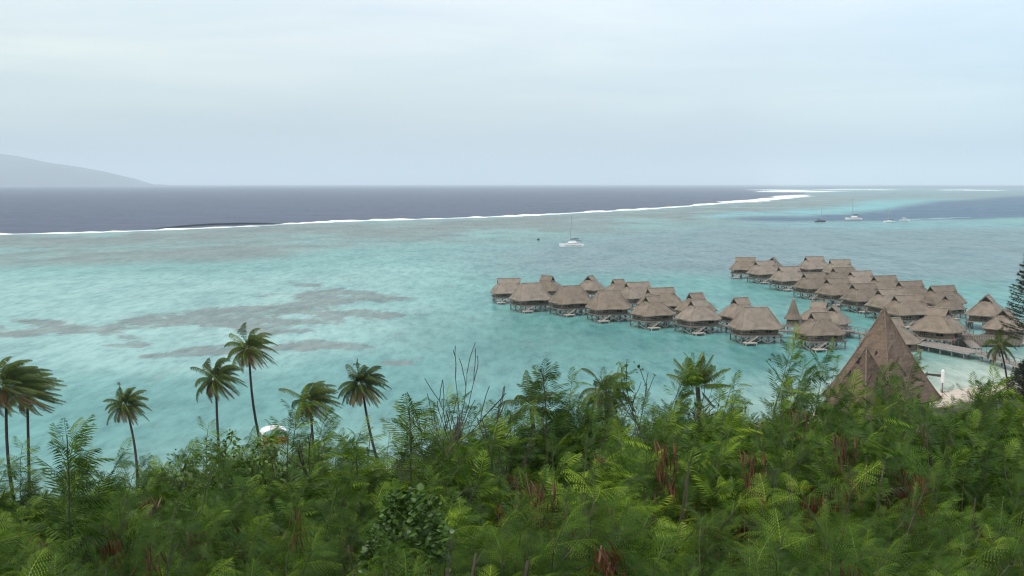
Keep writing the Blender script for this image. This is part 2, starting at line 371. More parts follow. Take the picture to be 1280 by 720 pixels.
def wnoise(scale, sx_=1, sy_=1, det=5.0, rough=.6, dist=0.0):
    mp_ = t.nodes.new('ShaderNodeMapping'); mp_.inputs['Scale'].default_value = (sx_, sy_, 1); t.links.new(g.outputs['Position'], mp_.inputs[0])
    n_ = N(t, 'ShaderNodeTexNoise', i_Scale=scale, i_Detail=det, i_Roughness=rough, i_Distortion=dist); t.links.new(mp_.outputs[0], n_.inputs['Vector']); return n_.outputs[0]
streak = wnoise(.012, 1, .55, 9, .62, .3)
fine = wnoise(.055, 1, .42, 7, .62)
col = a.outputs['Color']
shal = math_(t, 'SUBTRACT', 1.0, da.outputs['Fac'], clamp=True)
f1 = math_(t, 'MULTIPLY', ramp(t, streak, [(.44, (0,)*3), (.60, (1,)*3)]), math_(t, 'MULTIPLY_ADD', fa.outputs['Fac'], .55, .12))
col = mixc(t, math_(t, 'MULTIPLY', f1, shal), col, (.150,.175,.168))
rag = wnoise(.085, 1, .45, 10, .74, .5)
ce = math_(t, 'MULTIPLY_ADD', math_(t, 'SUBTRACT', rag, .5), 3.0, cra.outputs['Fac'])
cm = math_(t, 'MULTIPLY', ramp(t, ce, [(.48, (0,)*3), (.74, (1,)*3)]), ramp(t, cra.outputs['Fac'], [(.05, (0,)*3), (.35, (.80,)*3)]))
brk = ramp(t, wnoise(.16, 1, .4, 8, .75), [(.34, (.42,)*3), (.50, (1,)*3)])
col = mixc(t, math_(t, 'MULTIPLY', cm, brk), col, (.150,.170,.160))
# small dark coral heads and painted ripple tones everywhere in the shallows
spk = wnoise(.055, 1, .55, 8, .72, .2)
col = mixc(t, math_(t, 'MULTIPLY', ramp(t, spk, [(.56, (0,)*3), (.70, (.55,)*3)]), shal), col, (.115,.185,.18))
f2 = math_(t, 'MULTIPLY', ramp(t, streak, [(.36, (1,)*3), (.48, (0,)*3)]), math_(t, 'MULTIPLY_ADD', fa.outputs['Fac'], .35, .06))
col = mixc(t, math_(t, 'MULTIPLY', f2, shal), col, (.20,.40,.375))
col = mixc(t, .8, col, ramp(t, fine, [(.32, (.68,.76,.79)), (.5, (1,1,1)), (.70, (1.20,1.15,1.13))]), 'MULTIPLY')
rip = wnoise(.34, 1, .26, 8, .74)
col = mixc(t, .8, col, ramp(t, rip, [(.36, (.62,.70,.73)), (.5, (1,1,1)), (.66, (1.30,1.22,1.20))]), 'MULTIPLY')  # light and dark sides of ripples multiplied into the colour
swell = wnoise(.012, .5, 1.6, 9, .72)
col = mixc(t, math_(t, 'MULTIPLY', da.outputs['Fac'], .8), col, mixc(t, 1.0, col, ramp(t, swell, [(.32, (.74,.76,.80)), (.68, (1.28,1.26,1.22))]), 'MULTIPLY'))  # wave shading of the deep water put into the colour
d = t.nodes.new('ShaderNodeBsdfDiffuse'); t.links.new(col, d.inputs[0])
gl = t.nodes.new('ShaderNodeBsdfGlossy'); gl.inputs['Roughness'].default_value = .12
bh = math_(t, 'ADD', wnoise(.35, 1, 1.4, 4, .6), math_(t, 'MULTIPLY', wnoise(1.3, 1, 1.3, 3, .5), .35))
bp = t.nodes.new('ShaderNodeBump'); bp.inputs['Strength'].default_value = .55; bp.inputs['Distance'].default_value = .35
t.links.new(bh, bp.inputs['Height']); t.links.new(bp.outputs[0], gl.inputs['Normal'])
fr = N(t, 'ShaderNodeFresnel', i_IOR=1.33)
mr = ramp(t, fr.outputs[0], [(0, (.02,)*3), (.42, (.16,)*3), (1, (.22,)*3)])
ms = t.nodes.new('ShaderNodeMixShader'); t.links.new(mr, ms.inputs[0]); t.links.new(d.outputs[0], ms.inputs[1]); t.links.new(gl.outputs[0], ms.inputs[2])
t.links.new(ms.outputs[0], o.inputs[0])
tag(link('sea', me, m), kind='structure')

# surf on the reef: low ragged ridges of white water lying along the reef edge
foam = pbr('sea_foam', (.80,.82,.83), .9, .10, .05, spec=.1)
def surf(pts, width, height, seed, mat, label, even=False, name='breaking_wave', cat='breaking wave'):
    r = np.random.default_rng(seed); p = [W(*q) for q in pts]
    seg = []
    for a_, b_ in zip(p[:-1], p[1:]):
        k = max(2, int((b_-a_).length/ (6+a_.y*.004)))
        seg += [a_.lerp(b_, i/k) for i in range(k)]
    seg.append(p[-1]); n_ = len(seg); vs = []; cross = [(-.5,0),(-.42,.35),(-.2,.9),(0,1),(.2,.55),(.5,0)]
    amp = np.interp(np.arange(n_)/n_*110, np.arange(112), r.random(112)**2.2*1.6+.3)
    amp2 = np.interp(np.arange(n_)/n_*max(6,n_//5), np.arange(max(6,n_//5)+2), r.random(max(6,n_//5)+2)*.9+.5)
    if even: amp[:] = np.linspace(.35, 1.0, n_); amp2[:] = 1
    off = np.interp(np.arange(n_)/n_*60, np.arange(62), r.normal(0, 1, 62))
    for i, c in enumerate(seg):
        tdir = (seg[min(i+1,n_-1)]-seg[max(i-1,0)]).normalized(); nn = Vector((-tdir.y, tdir.x, 0))
        if nn.y > 0: nn = -nn
        s_ = amp[i]*amp2[i]*min(1, i/4, (n_-1-i)/4)*(1.0 if even or r.random() > .18 else .35); wloc = width*(1+c.y*.0009)*(.35+.9*s_)
        for (u, v) in cross:
            q = c+nn*(u*wloc+off[i]*width*.10); vs.append((q.x, q.y, .03+v*height*s_*(1+c.y*.0002)))
    k = len(cross); fs = [(i*k+j, i*k+j+1, (i+1)*k+j+1, (i+1)*k+j) for i in range(n_-1) for j in range(k-1)]
    o_ = link(name, mesh_np(name, vs, fs, smooth=True), mat); return tag(o_, label, cat, kind='stuff')
surf([(-500,304),(-200,299),(0,293),(100,291.2),(200,287.6),(345,281.4)], 6, .5, 3, foam, 'long white line of surf breaking on the reef, left of the dark wave')
surf([(345,280.6),(420,277),(560,273),(640,270.3),(700,267.2),(800,261.8),(860,257.6),(900,254)], 8, .7, 4, foam, 'white surf breaking on the reef behind the catamaran')
surf([(896,254.4),(930,252),(960,249.3),(985,246.6),(1003,243.6)], 16, .8, 5, foam, 'thick white surf where the reef edge bends near the pass')
surf([(985,240.2),(1000,239.2),(1014,239.6)], 50, 1.3, 6, foam, 'short white surf at the tip of the reef')
surf([(936,237.2),(965,237.6),(990,238.2),(1006,239.0)], 20, .7, 7, foam, 'thin white surf line running back from the reef tip')
surf([(1040,237.6),(1070,237.0),(1105,237.6)], 24, .6, 8, foam, 'short white surf streak near the horizon beyond the pass')
surf([(1180,237.8),(1210,237.5),(1242,238.2)], 20, .5, 9, foam, 'faint white surf streak near the horizon at far right')
surf([(1130,274.6),(1160,273.4),(1195,272.2),(1215,271.8)], 6, .15, 10, pbr('rippled_water', (.26,.36,.44), .8, .1), 'pale ripple streak in the blue pass beside the motor yacht')
darkw = pbr('wave_face', (.010,.016,.018), .9, .3, .1, spec=.1)
surf([(190,286),(225,283.4),(262,281.2),(300,280.3),(335,279.6),(352,279.6)], 6, 1.5, 12, darkw, 'dark unbroken wave face standing beside the white surf', even=True)

# ------------------------------------------------------------------ far island
def island():
    r = np.random.default_rng(3); D = 18000.0
    prof = [(-900,170),(-600,160),(-380,162),(-200,176),(-90,185.5),(0,191.5),(30,197),(60,203),(100,208.5),(130,214),(150,219),(172,226),(188,230.5)]
    xs = np.linspace(-900, 200, 90); hs = np.interp(xs, [p[0] for p in prof], [p[1] for p in prof])
    rows = 17; vs = []
    for j in range(rows):
        v = j/(rows-1)*2-1
        for i, px in enumerate(xs):
            q = P(px, 229.6, D); top = P(px, hs[i], D).z-CAMZ+38
            zz = max(0, top)*(1-abs(v)**1.5)*(1+(.08*math.sin(px*.03+v*5)+.03*r.normal())*min(1, abs(v)*3))
            vs.append((q.x*(1+.05*v), D+v*3200*(.4+.6*min(1, max(0, top)/280)), zz-2))
    n_ = len(xs); fs = [(j*n_+i, j*n_+i+1, (j+1)*n_+i+1, (j+1)*n_+i) for j in range(rows-1) for i in range(n_-1)]
    tag(link('hills', mesh_np('hills', vs, fs, smooth=True), pbr('island_slopes', (.04,.055,.07), .95, .3, .002)), kind='structure')  # distance haze partly put into the slope colour as blue
island()

# haze
mb = MB(); mb.box((0, 45000, 312), (900000, 130000, 636)); 
m, t, o = newmat('haze'); pv = t.nodes.new('ShaderNodeVolumePrincipled'); pv.inputs['Color'].default_value = (.84,.95,1.0,1); pv.inputs['Density'].default_value = 7.5e-5; pv.inputs['Anisotropy'].default_value = 0.0
t.links.new(pv.outputs[0], o.inputs['Volume'])
tag(link('haze', mb.mesh('haze'), m), kind='stuff')

# ------------------------------------------------------------------ overwater bungalows
def sup(hx, hy, z, n=24, e=3.4, dx=0.0):       # rounded rectangle ring
    out = []
    for k in range(n):
        a = 2*math.pi*(k+.5)/n; c, s_ = math.cos(a), math.sin(a)
        r_ = (abs(c)**e+abs(s_)**e)**(-1/e); out.append((hx*c*r_+dx, hy*s_*r_, z))
    return out
def hut_meshes(kind):
    """kind: 'gablet' = long ridge with dark vents under its ends, 'hip' = fully hipped, 'short' = short ridge"""
    G = {}
    hx, hy, rid, e = {'gablet': (6.3, 5.2, 4.1, 4.2), 'hip': (6.1, 5.0, 2.9, 4.5), 'short': (5.6, 4.9, 2.2, 3.2)}[kind]
    ze, zr = 3.7, 8.4
    rf = MB()
    if kind == 'hip':
        prof = [(0,1,1), (.12,.91,.865), (.35,.80,.62), (.60,.69,.375), (.84,.58,.15), (.98,.52,.03)]
        rs = [sup(hx*a, hy*b_, ze+(zr-ze)*h, e=e+3*h) for h, a, b_ in prof]
        rf.rings([sup(hx*.95, hy*.95, ze+.06, e=e), sup(hx*1.0, hy*1.0, ze-.22, e=e)]+rs, cap1=True)
    else:
        gx_ = rid*.90/hx
        prof = [(0,1,1), (.12,.91 if kind == 'gablet' else .885,.865), (.35,.5*(.91+gx_)+.06,.625), (.52,gx_+.10,.44), (.66,gx_+.02,.315), (.70,gx_,.28)]
        rs = [sup(hx*a, hy*b_, ze+(zr-ze)*h, e=e+3*h) for h, a, b_ in prof]
        rf.rings([sup(hx*.95, hy*.95, ze+.06, e=e), sup(hx*1.0, hy*1.0, ze-.22, e=e)]+rs)
        # upper saddle: two slopes overhanging the vents
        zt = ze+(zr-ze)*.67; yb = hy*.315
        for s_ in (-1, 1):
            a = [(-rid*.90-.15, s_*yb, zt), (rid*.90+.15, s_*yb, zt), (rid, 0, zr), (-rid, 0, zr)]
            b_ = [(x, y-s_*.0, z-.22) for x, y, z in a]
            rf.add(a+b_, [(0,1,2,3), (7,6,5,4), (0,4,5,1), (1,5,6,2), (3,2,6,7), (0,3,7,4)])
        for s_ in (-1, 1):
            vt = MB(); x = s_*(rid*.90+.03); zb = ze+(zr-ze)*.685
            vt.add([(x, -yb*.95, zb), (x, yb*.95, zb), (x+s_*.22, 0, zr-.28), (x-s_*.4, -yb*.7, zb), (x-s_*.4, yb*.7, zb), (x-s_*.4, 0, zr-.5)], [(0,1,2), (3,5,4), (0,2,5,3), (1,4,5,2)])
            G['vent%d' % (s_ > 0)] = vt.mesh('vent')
    jr = random.Random(3); rf.v = [(x+jr.uniform(-.07,.07), y+jr.uniform(-.07,.07), z+jr.uniform(-.08,.08)) for x, y, z in rf.v]
    G['roof'] = rf.mesh('roof')
    cp = MB(); cp.tube([(-rid-.05,0,zr+.03), (0,0,zr-.02), (rid+.05,0,zr+.03)], (.14), 6)
    for sx in (-1, 1):
        for sy in (-1, 1):
            if kind == 'hip': pts = [(hx*a*sx*.94, hy*b_*sy*.94, ze+(zr-ze)*h+.03) for h, a, b_ in prof[1:]]
            else: pts = [(hx*a*sx*.93, hy*b_*sy*.93, ze+(zr-ze)*h+.03) for h, a, b_ in prof[1:5]]+[(sx*(rid*.90+.16), sy*yb, zt+.02), (sx*rid, 0, zr+.02)]
            cp.tube(pts, .07, 5)
    G['cap'] = cp.mesh('ridge_cap')
    wl = MB(); wx_, wy_ = hx*.70, hy*.66
    for sx in (-1, 1): wl.box((sx*wx_, 0, 3.05), (.14, wy_*2, 1.8))
    for sy in (-1, 1): wl.box((0, sy*(wy_-.07), 3.05), (wx_*2-.14, .14, 1.8))
    for sx in (-1, 1):
        for sy in (-1, 1): wl.box((sx*(wx_+.02), sy*(wy_+.02), 3.05), (.2, .2, 1.84))
    G['wall'] = wl.mesh('wall')
    d = MB(); d.box((-.2, 0, 2.06), (hx*1.78, hy*1.72, .18))
    for k in range(9): d.box((-hx*.8+k*hx*.2, 0, 2.163), (hx*.185, hy*1.70, .03))
    d.box((0, -hy*.84, 1.88), (hx*1.7, .14, .2)); d.box((0, hy*.84, 1.88), (hx*1.7, .14, .2))
    G['deck'] = d.mesh('deck')
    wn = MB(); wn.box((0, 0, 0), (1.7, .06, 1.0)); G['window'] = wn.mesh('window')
    wf = MB()
    for sx in (-1, 1): wf.box((sx*.8, -.02, 0), (.1, .09, 1.25))
    wf.box((0, -.02, .58), (1.5, .09, .1)); wf.box((0, -.02, -.58), (1.5, .09, .1)); wf.box((0, -.02, 0), (.06, .07, 1.05)); G['frame'] = wf.mesh('frame')
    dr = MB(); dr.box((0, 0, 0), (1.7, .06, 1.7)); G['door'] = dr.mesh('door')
    st = MB(); st.tube([(0,0,-1.6), (0,0,2.0)], .19, 7); G['stilt'] = st.mesh('stilt')
    br = MB()
    for sy in (-1, 1):
        y = sy*hy*.78
        for x0, x1 in ((-hx*.8, -hx*.27), (-hx*.27, hx*.27), (hx*.27, hx*.8)):
            br.bar((x0, y, .25), (x1, y, 1.85), .13); br.bar((x0, y+.14, 1.85), (x1, y+.14, .25), .13)
    br.bar((-hx*.8, -hy*.7, .3), (-hx*.8, hy*.7, 1.8), .13); G['brace'] = br.mesh('brace')
    rl = MB(); x0, y0 = -hx*.86, -hy*.84
    for k in range(7): rl.box((x0+.15, y0+.1+k*(hy*1.6/6), 2.62), (.09, .09, .9))
    rl.bar((x0+.15, y0, 3.08), (x0+.15, -y0*.95, 3.08), .12); rl.bar((x0+.15, y0, 2.65), (x0+.15, -y0*.95, 2.65), .07)
    for k in range(6): rl.box((x0+.2+k*.9, y0+.1, 2.62), (.09, .09, .9))
    rl.bar((x0, y0+.1, 3.08), (x0+4.8, y0+.1, 3.08), .12); rl.bar((x0, y0+.1, 2.65), (x0+4.8, y0+.1, 2.65), .07)
    G['railing'] = rl.mesh('railing')
    lp = MB(); lp.box((-hx*.55, -hy-.6, .62), (3.0, 1.9, .14))
    for dx in (-1.3, 1.3):
        for dy in (-.8, .8): lp.tube([(-hx*.55+dx, -hy-.6+dy, -1.6), (-hx*.55+dx, -hy-.6+dy, .6)], .12, 6)
    G['landing'] = lp.mesh('swim_platform')
    sp = MB()
    for k in range(7): sp.box((-hx*.55+.2+k*.30, -hy*.84-.42, .80+k*.19), (.3, .9, .05))
    for dy in (-.43, .43): sp.bar((-hx*.55+.1, -hy*.84-.42+dy, .68), (-hx*.55+2.2, -hy*.84-.42+dy, 2.05), .08, .2)
    G['steps'] = sp.mesh('steps'); G['dims'] = (hx, hy, wx_, wy_)
    return G
def build_hut(kind):
    G = hut_meshes(kind); hx, hy, wx_, wy_ = G['dims']
    r = empty('overwater_bungalow', (0,0,0))
    rf = part('roof', G['roof'], M['thatch'], r)
    for k in ('vent0', 'vent1'):
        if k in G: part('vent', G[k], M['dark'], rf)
    part('ridge_cap', G['cap'], M['cap'], rf)
    wl = part('wall', G['wall'], M['bamboo'], r)
    for x, y, rz in ((-wx_*.45, -wy_-.05, 0), (wx_*.45, -wy_-.05, 0), (-wx_-.09, 0, -math.pi/2), (wx_*.2, wy_+.05, math.pi)):
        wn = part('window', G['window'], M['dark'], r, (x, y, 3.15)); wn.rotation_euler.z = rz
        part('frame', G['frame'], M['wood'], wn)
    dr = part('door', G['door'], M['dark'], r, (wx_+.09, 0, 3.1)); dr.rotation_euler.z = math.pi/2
    part('deck', G['deck'], M['wood'], r); part('railing', G['railing'], M['wood'], r); part('brace', G['brace'], M['palewood'], r)
    part('swim_platform', G['landing'], M['palewood'], r); part('steps', G['steps'], M['palewood'], r)
    for i in range(4):
        for j in range(3): part('stilt', G['stilt'], M['stilt'], r, (-hx*.8+i*hx*.533, -hy*.78+j*hy*.78, 0))
    return r
PROTO = {}; used = set()
def place(kind, px, py, rot, label, group, z=8.4, sc=1.0, D=None):
    if kind not in PROTO: PROTO[kind] = {'hip': lambda: build_hut('hip'), 'gablet': lambda: build_hut('gablet'), 'short': lambda: build_hut('short'), 'cone': build_cone}[kind]()
    src = PROTO[kind]; o_ = src if kind not in used else copy_tree(src); used.add(kind)
    p = W(px, py, z*sc); o_.location = (p.x, p.y, 0); o_.rotation_euler = (0, 0, R(rot)); o_.scale = (sc,)*3
    tag(o_, label, 'bungalow' if kind != 'cone' else 'hut', group); return o_
def build_cone():
    r = empty('thatched_kiosk', (0,0,0)); rf = MB()
    rf.rings([sup(2.1,2.1,3.9,16,2.4), sup(2.25,2.25,3.75,16,2.4), sup(2.2,2.2,4.0,16,2.4), sup(1.55,1.55,5.0,16,2.4), sup(.95,.95,6.7,16,2.3), sup(.35,.35,8.5,16,2), sup(.22,.22,8.8,16,2)], cap1=True)
    a = part('roof', rf.mesh('roof'), M['thatch'], r); c = MB(); c.rings([sup(.42,.42,8.0,10,2), sup(.40,.40,8.8,10,2), sup(.2,.2,9.05,10,2)], cap1=True); part('ridge_cap', c.mesh('ridge_cap'), M['cap'], a)
    wl = MB()
    for k in range(8):
        an = k*math.pi/4; wl.box((1.5*math.cos(an), 1.5*math.sin(an), 2.75), (.1, 1.24, 1.3), rz=an)
    part('wall', wl.mesh('wall'), M['bamboo'], r)
    d = MB(); d.box((0,0,2.02), (4.6,4.6,.18)); part('deck', d.mesh('deck'), M['wood'], r)
    st = MB(); st.tube([(0,0,-1.6), (0,0,1.93)], .17, 7); sm = st.mesh('stilt')
    for x in (-1.8, 1.8):
        for y in (-1.8, 1.8): part('stilt', sm, M['stilt'], r, (x, y, 0))
    return r
GN = 'bungalows in the near row of the left group'; GB = 'bungalows in the back row of the left group'
GF = 'bungalows in the far group\'s front row'; GC = 'bungalows in the back row of the far group'
near = [('hip',663.5,353.5,22), ('hip',714,357,24), ('hip',761,363,14), ('short',816,369.5,26), ('short',873,374.5,22), ('hip',945,384,8), ('short',1025,390,14)]
ordn = ['leftmost', 'second from the left', 'third from the left', 'fourth from the left', 'fifth from the left', 'sixth from the left', 'seventh, nearest the pyramid roof']
for k, (kd, px, py, rt) in enumerate(near):
    look = {'hip': 'thatched hip-roofed bungalow', 'short': 'thatched bungalow with short ridge'}[kd]
    place(kd, px, py, rt, f"{look}, {ordn[k]}, left group's near row", GN)
back = [('gablet',636,348,8,.92), ('short',684,344.5,-28,.95), ('short',738,344.5,62,.92), ('short',773,349,24,.9), ('gablet',797,352.5,20,.95), ('gablet',826,359.5,18,1.0), ('short',870,366,24,.98), ('short',926,372,24,.98), ('short',1024,377,-28,.92), ('short',1042,382,60,.86)]
lb = ['long-ridged thatched bungalow with open deck, at the left end of the left group',
 'thatched bungalow with a dark vent at either ridge end, behind the two leftmost near-row huts',
 'thatched bungalow turned gable-on, its roof edges making a triangle, back row of left group',
 'thatched bungalow with dark vent, left of two overlapping roofs, left group back row',
 'thatched bungalow with dark vent, right of two overlapping roofs, left group back row',
 'thatched bungalow with one dark vent, behind and left of the fifth near-row hut',
 'steep-peaked thatched bungalow with dark vent directly behind the fifth near-row hut',
 'thatched bungalow behind the sixth near-row hut, to the left of the slim thatched kiosk',
 'thatched bungalow just right of the slim kiosk, half hidden behind the seventh near-row hut',
 'small rounded thatched bungalow, right end of left group, behind seventh near-row hut']
for (kd, px, py, rt, sc), l_ in zip(back, lb): place(kd, px, py, rt, l_, GB, sc=sc)
place('cone', 992, 376, 0, 'slim pointed thatched kiosk between the two rightmost near-row huts', 'thatched kiosks on the pier')
front = [('gablet',932,321.5,-14), ('gablet',956,326,20), ('gablet',986,333,17), ('gablet',1018,341,18), ('gablet',1047,347.5,19), ('gablet',1080,354,18), ('gablet',1113,361,18), ('gablet',1135,368.5,14)]
of = ['far left corner of the far group, with an open deck over the water', 'second from the left in the far group\'s front row', 'third from the left in the far group\'s front row',
 'fourth from the left in the far group\'s front row', 'fifth from the left in the far group\'s front row', 'sixth from the left in the far group\'s front row',
 'seventh from the left in the far group\'s front row', 'largest-looking roof of the far group, right behind the pyramid tip']
for k, (kd, px, py, rt) in enumerate(front): place(kd, px, py, rt, 'thatched bungalow, '+of[k], GF)
place('short', 966, 321.5, 68, 'thatched bungalow turned gable-on with a wide dark vent, second peak at the far left end', GC)
backf = [('gablet',1018,320.5,16), ('gablet',1050,324.5,4), ('gablet',1054,334,16), ('gablet',1076,338.5,16), ('gablet',1106,344.5,16), ('gablet',1138,351,16), ('gablet',1178,357,16)]
ob = ['standing clear above the others at the very back of the far group', 'at the back of the far group, right of the one standing clear', 'third of the far group\'s back row, mostly hidden by front roofs',
 'fourth of the back row in the far group', 'fifth of the back row in the far group', 'sixth of the back row in the far group', 'right end of the far group\'s back row, behind the small round roof']
for k, (kd, px, py, rt) in enumerate(backf): place(kd, px, py, rt, 'thatched bungalow, '+ob[k], GC)
place('short', 1187, 369, 30, 'small rounded thatched hut in front of the right end of the far group', GC, sc=.78)
GR = 'pier-side buildings right of the pyramid roof'
place('short', 1173, 384.5, -42, 'wide thatched bungalow with two roof lobes, directly behind the jetty with people', GR, sc=1.08)
place('short', 1234, 368.5, 58, 'steep thatched bungalow with dark open gable and pale wall panel, right end of the village', GR, sc=1.06)
place('short', 1257, 386, 50, 'low thatched bungalow nearest the dark conifer at the right edge', GR, sc=.96)
place('short', 1114, 397.5, 20, 'thatched bungalow half hidden behind the big pyramid roof', GR, sc=1.06)

# ------------------------------------------------------------------ piers
def pier(pts, width, z, label, rail=True, group='timber piers of the bungalow village', step=4.5, edge='wood', name='pier'):
    r = empty(name, (pts[0][0], pts[0][1], 0)); o0 = Vector((pts[0][0], pts[0][1], 0)); pts = [Vector((*p[:2], p[2] if len(p) > 2 else z))-o0 for p in pts]
    dk, ed, rl, posts = MB(), MB(), MB(), []
    for a, b_ in zip(pts[:-1], pts[1:]):
        t_ = b_-a; L_ = t_.length; t_.normalize(); u = Vector((t_.y, -t_.x, 0)).normalized()
        n_ = max(1, int(L_/.5))
        for i in range(n_):
            c = a+t_*((i+.5)*L_/n_); dk.bar(c-u*width/2+Vector((0,0,.003*(i%2))), c+u*width/2+Vector((0,0,.003*(i%2))), .46, .07)
        for s_ in (-1, 1):
            ed.bar(a+u*(s_*(width/2-.05))-Vector((0,0,.14)), b_+u*(s_*(width/2-.05))-Vector((0,0,.14)), .16, .22)
            if rail:
                m_ = max(1, int(L_/2.2))
                for i in range(m_+1):
                    c = a+t_*(i*L_/m_)+u*(s_*(width/2-.1)); rl.bar(c, c+Vector((0,0,1.0)), .09)
                rl.bar(a+u*(s_*(width/2-.1))+Vector((0,0,1.02)), b_+u*(s_*(width/2-.1))+Vector((0,0,1.02)), .09)
        m_ = max(1, int(L_/step))
        for i in range(m_):
            for s_ in (-1, 1): posts.append((a+t_*((i+.5)*L_/m_)+u*(s_*(width/2-.3)))-Vector((0,0,.2)))
    part('deck', dk.mesh('deck'), M['wood'], r); part('edge_beam', ed.mesh('edge_beam'), M[edge], r)
    if rail: part('railing', rl.mesh('railing'), M['wood'], r)
    st = MB(); st.tube([(0,0,-z-1.6), (0,0,0)], .20, 6); sm = st.mesh('stilt')
    for p in posts[:100]: part('stilt', sm, M['stilt'], r, p)
    return tag(r, label, 'pier', group)
pier([(84,268),(62,269),(34,304),(8,338)], 2.4, 1.9, 'timber walkway on stilts between the two rows of the left group of huts')
pier([(110,262),(110,350),(109,452)], 2.4, 1.9, 'straight timber walkway on stilts between the two rows of the far group of huts')
j1 = W(1138,425,1.5); j2 = W(1224,441,1.5); j3 = W(1284,459,1.5); j0 = W(1050,412,1.5)
pier([tuple(j1)[:2], tuple(j2)[:2]], 5.6, 1.5, 'broad pale jetty on posts right of the pyramid roof, with people walking on it', rail=False, edge='palewood', step=3.2, name='jetty')
pier([(j2.x+.3, j2.y-.3, 1.45), tuple(j3)[:2]+(1.45,)], 2.6, 1.45, 'narrow pale walkway on posts from the broad jetty to the beach palm', edge='palewood', step=4)
pier([(j1.x-1.5, j1.y+2, 1.45), (j0.x, j0.y, 1.45)], 2.4, 1.45, 'timber walkway passing behind the pyramid roof to the left group of huts')
q1 = W(1196,414,1.6); q2 = W(1221,435,1.6)
pier([tuple(q2)[:2], tuple(q1)[:2], (110,262)], 2.2, 1.6, 'railed timber walkway slanting up from the jetty towards the right-hand huts')
# fenced deck below the right-hand huts
def terrace():
    p = W(1228,421,1.8); r = empty('terrace', (p.x, p.y, 0)); d = MB(); d.box((0,0,1.7), (15,9,.2))
    for k in range(30): d.box((-7.25+k*.5, 0, 1.81), (.46, 8.9, .03))
    part('deck', d.mesh('deck'), M['wood'], r); f = MB()
    for k in range(38): f.box((-7.3+k*.395, -4.45, 1.55), (.30, .06, 2.3))
    f.bar((-7.5,-4.5,2.72), (7.5,-4.5,2.72), .14); f.bar((-7.5,-4.4,1.0), (7.5,-4.4,1.0), .12); part('screen_fence', f.mesh('screen_fence'), M['bamboo'], r)
    st = MB(); st.tube([(0,0,-1.6), (0,0,1.6)], .2, 6); sm = st.mesh('stilt')
    for x in (-7,-3.5,0,3.5,7):
        for y in (-4,0,4): part('stilt', sm, M['post'], r, (x,y,0))
    tag(r, 'dark slatted timber terrace on posts below the two rightmost thatched bungalows', 'terrace')
terrace()

# ------------------------------------------------------------------ the big pyramid roof on shore
def pyramid(px, py, D, hgt, half, rot, label, door=False, sc_vents=()):
    ap = P(px, py, D); zb = ap.z-hgt; r = empty('pyramid_pavilion', (ap.x, ap.y, zb-3.0), R(rot))
    rf = MB(); n_ = 22; rs = []
    def ring(h, z):
        out = []
        for c in range(4):
            a = math.pi/4+c*math.pi/2; a2 = a+math.pi/2
            for k in range(8):
                t_ = k/8; out.append((h*1.4142*(math.cos(a)*(1-t_)+math.cos(a2)*t_), h*1.4142*(math.sin(a)*(1-t_)+math.sin(a2)*t_), z))
        return out
    rs = [ring(half*.97, 2.85), ring(half*1.01, 2.7)]
    for k in range(n_):
        h = k/(n_-1); rs.append(ring(max(.12, half*(1-h)*(1+.10*(1-h)**3)), 3+hgt*h))
    rf.rings(rs, cap1=True); jr = random.Random(9); rf.v = [(x+jr.uniform(-.10,.10), y+jr.uniform(-.10,.10), z+jr.uniform(-.12,.12)) for x, y, z in rf.v]; ro = part('roof', rf.mesh('roof'), M['thatch_big'], r)
    cp = MB()
    for c in range(4):
        a = math.pi/4+c*math.pi/2
        cp.tube([(half*1.4142*(1-h)*(1+.10*(1-h)**3)*math.cos(a), half*1.4142*(1-h)*(1+.10*(1-h)**3)*math.sin(a), 3+hgt*h+.03) for h in [i/10 for i in range(10)]]+[(0,0,3+hgt)], .13, 6)
    cp.rings([sup(.35,.35,2.6+hgt,8,2), sup(.3,.3,3.1+hgt,8,2), sup(.1,.1,3.35+hgt,8,2)], cap1=True)
    part('ridge_cap', cp.mesh('ridge_cap'), pbr('worn_ridge_thatch', (.17,.13,.10), .95, .2, 4), ro)
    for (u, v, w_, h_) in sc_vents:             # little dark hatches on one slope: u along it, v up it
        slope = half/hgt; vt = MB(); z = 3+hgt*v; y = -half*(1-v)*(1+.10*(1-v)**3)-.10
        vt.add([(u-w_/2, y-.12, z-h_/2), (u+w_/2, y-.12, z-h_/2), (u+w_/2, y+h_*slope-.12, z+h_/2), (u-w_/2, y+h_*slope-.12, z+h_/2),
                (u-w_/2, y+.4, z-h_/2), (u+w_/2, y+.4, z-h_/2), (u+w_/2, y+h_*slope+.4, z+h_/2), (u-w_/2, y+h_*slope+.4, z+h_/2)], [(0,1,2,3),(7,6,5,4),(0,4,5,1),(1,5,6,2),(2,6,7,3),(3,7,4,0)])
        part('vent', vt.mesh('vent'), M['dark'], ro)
    wl = MB(); q = half*.86
    for sx in (-1, 1): wl.box((sx*q, 0, 1.6), (.2, 2*q, 3.2)); wl.box((0, sx*(q-.1), 1.6), (2*q-.2, .2, 3.2))
    part('wall', wl.mesh('wall'), M['bamboo'], r)
    return tag(r, label, 'pavilion')
pyramid(1105.5, 385.5, 172, 14.2, 5.9, -55, 'tall weathered pyramid-shaped thatched roof rising behind the shoreline trees', sc_vents=((1.1,.52,.9,1.0),))
pyramid(1083, 434, 160, 10.0, 4.4, -62, 'lower brown thatched pyramid roof standing in front of the tall pyramid roof', sc_vents=((-.6,.80,.8,.9),(-1.6,.60,.55,.9)))

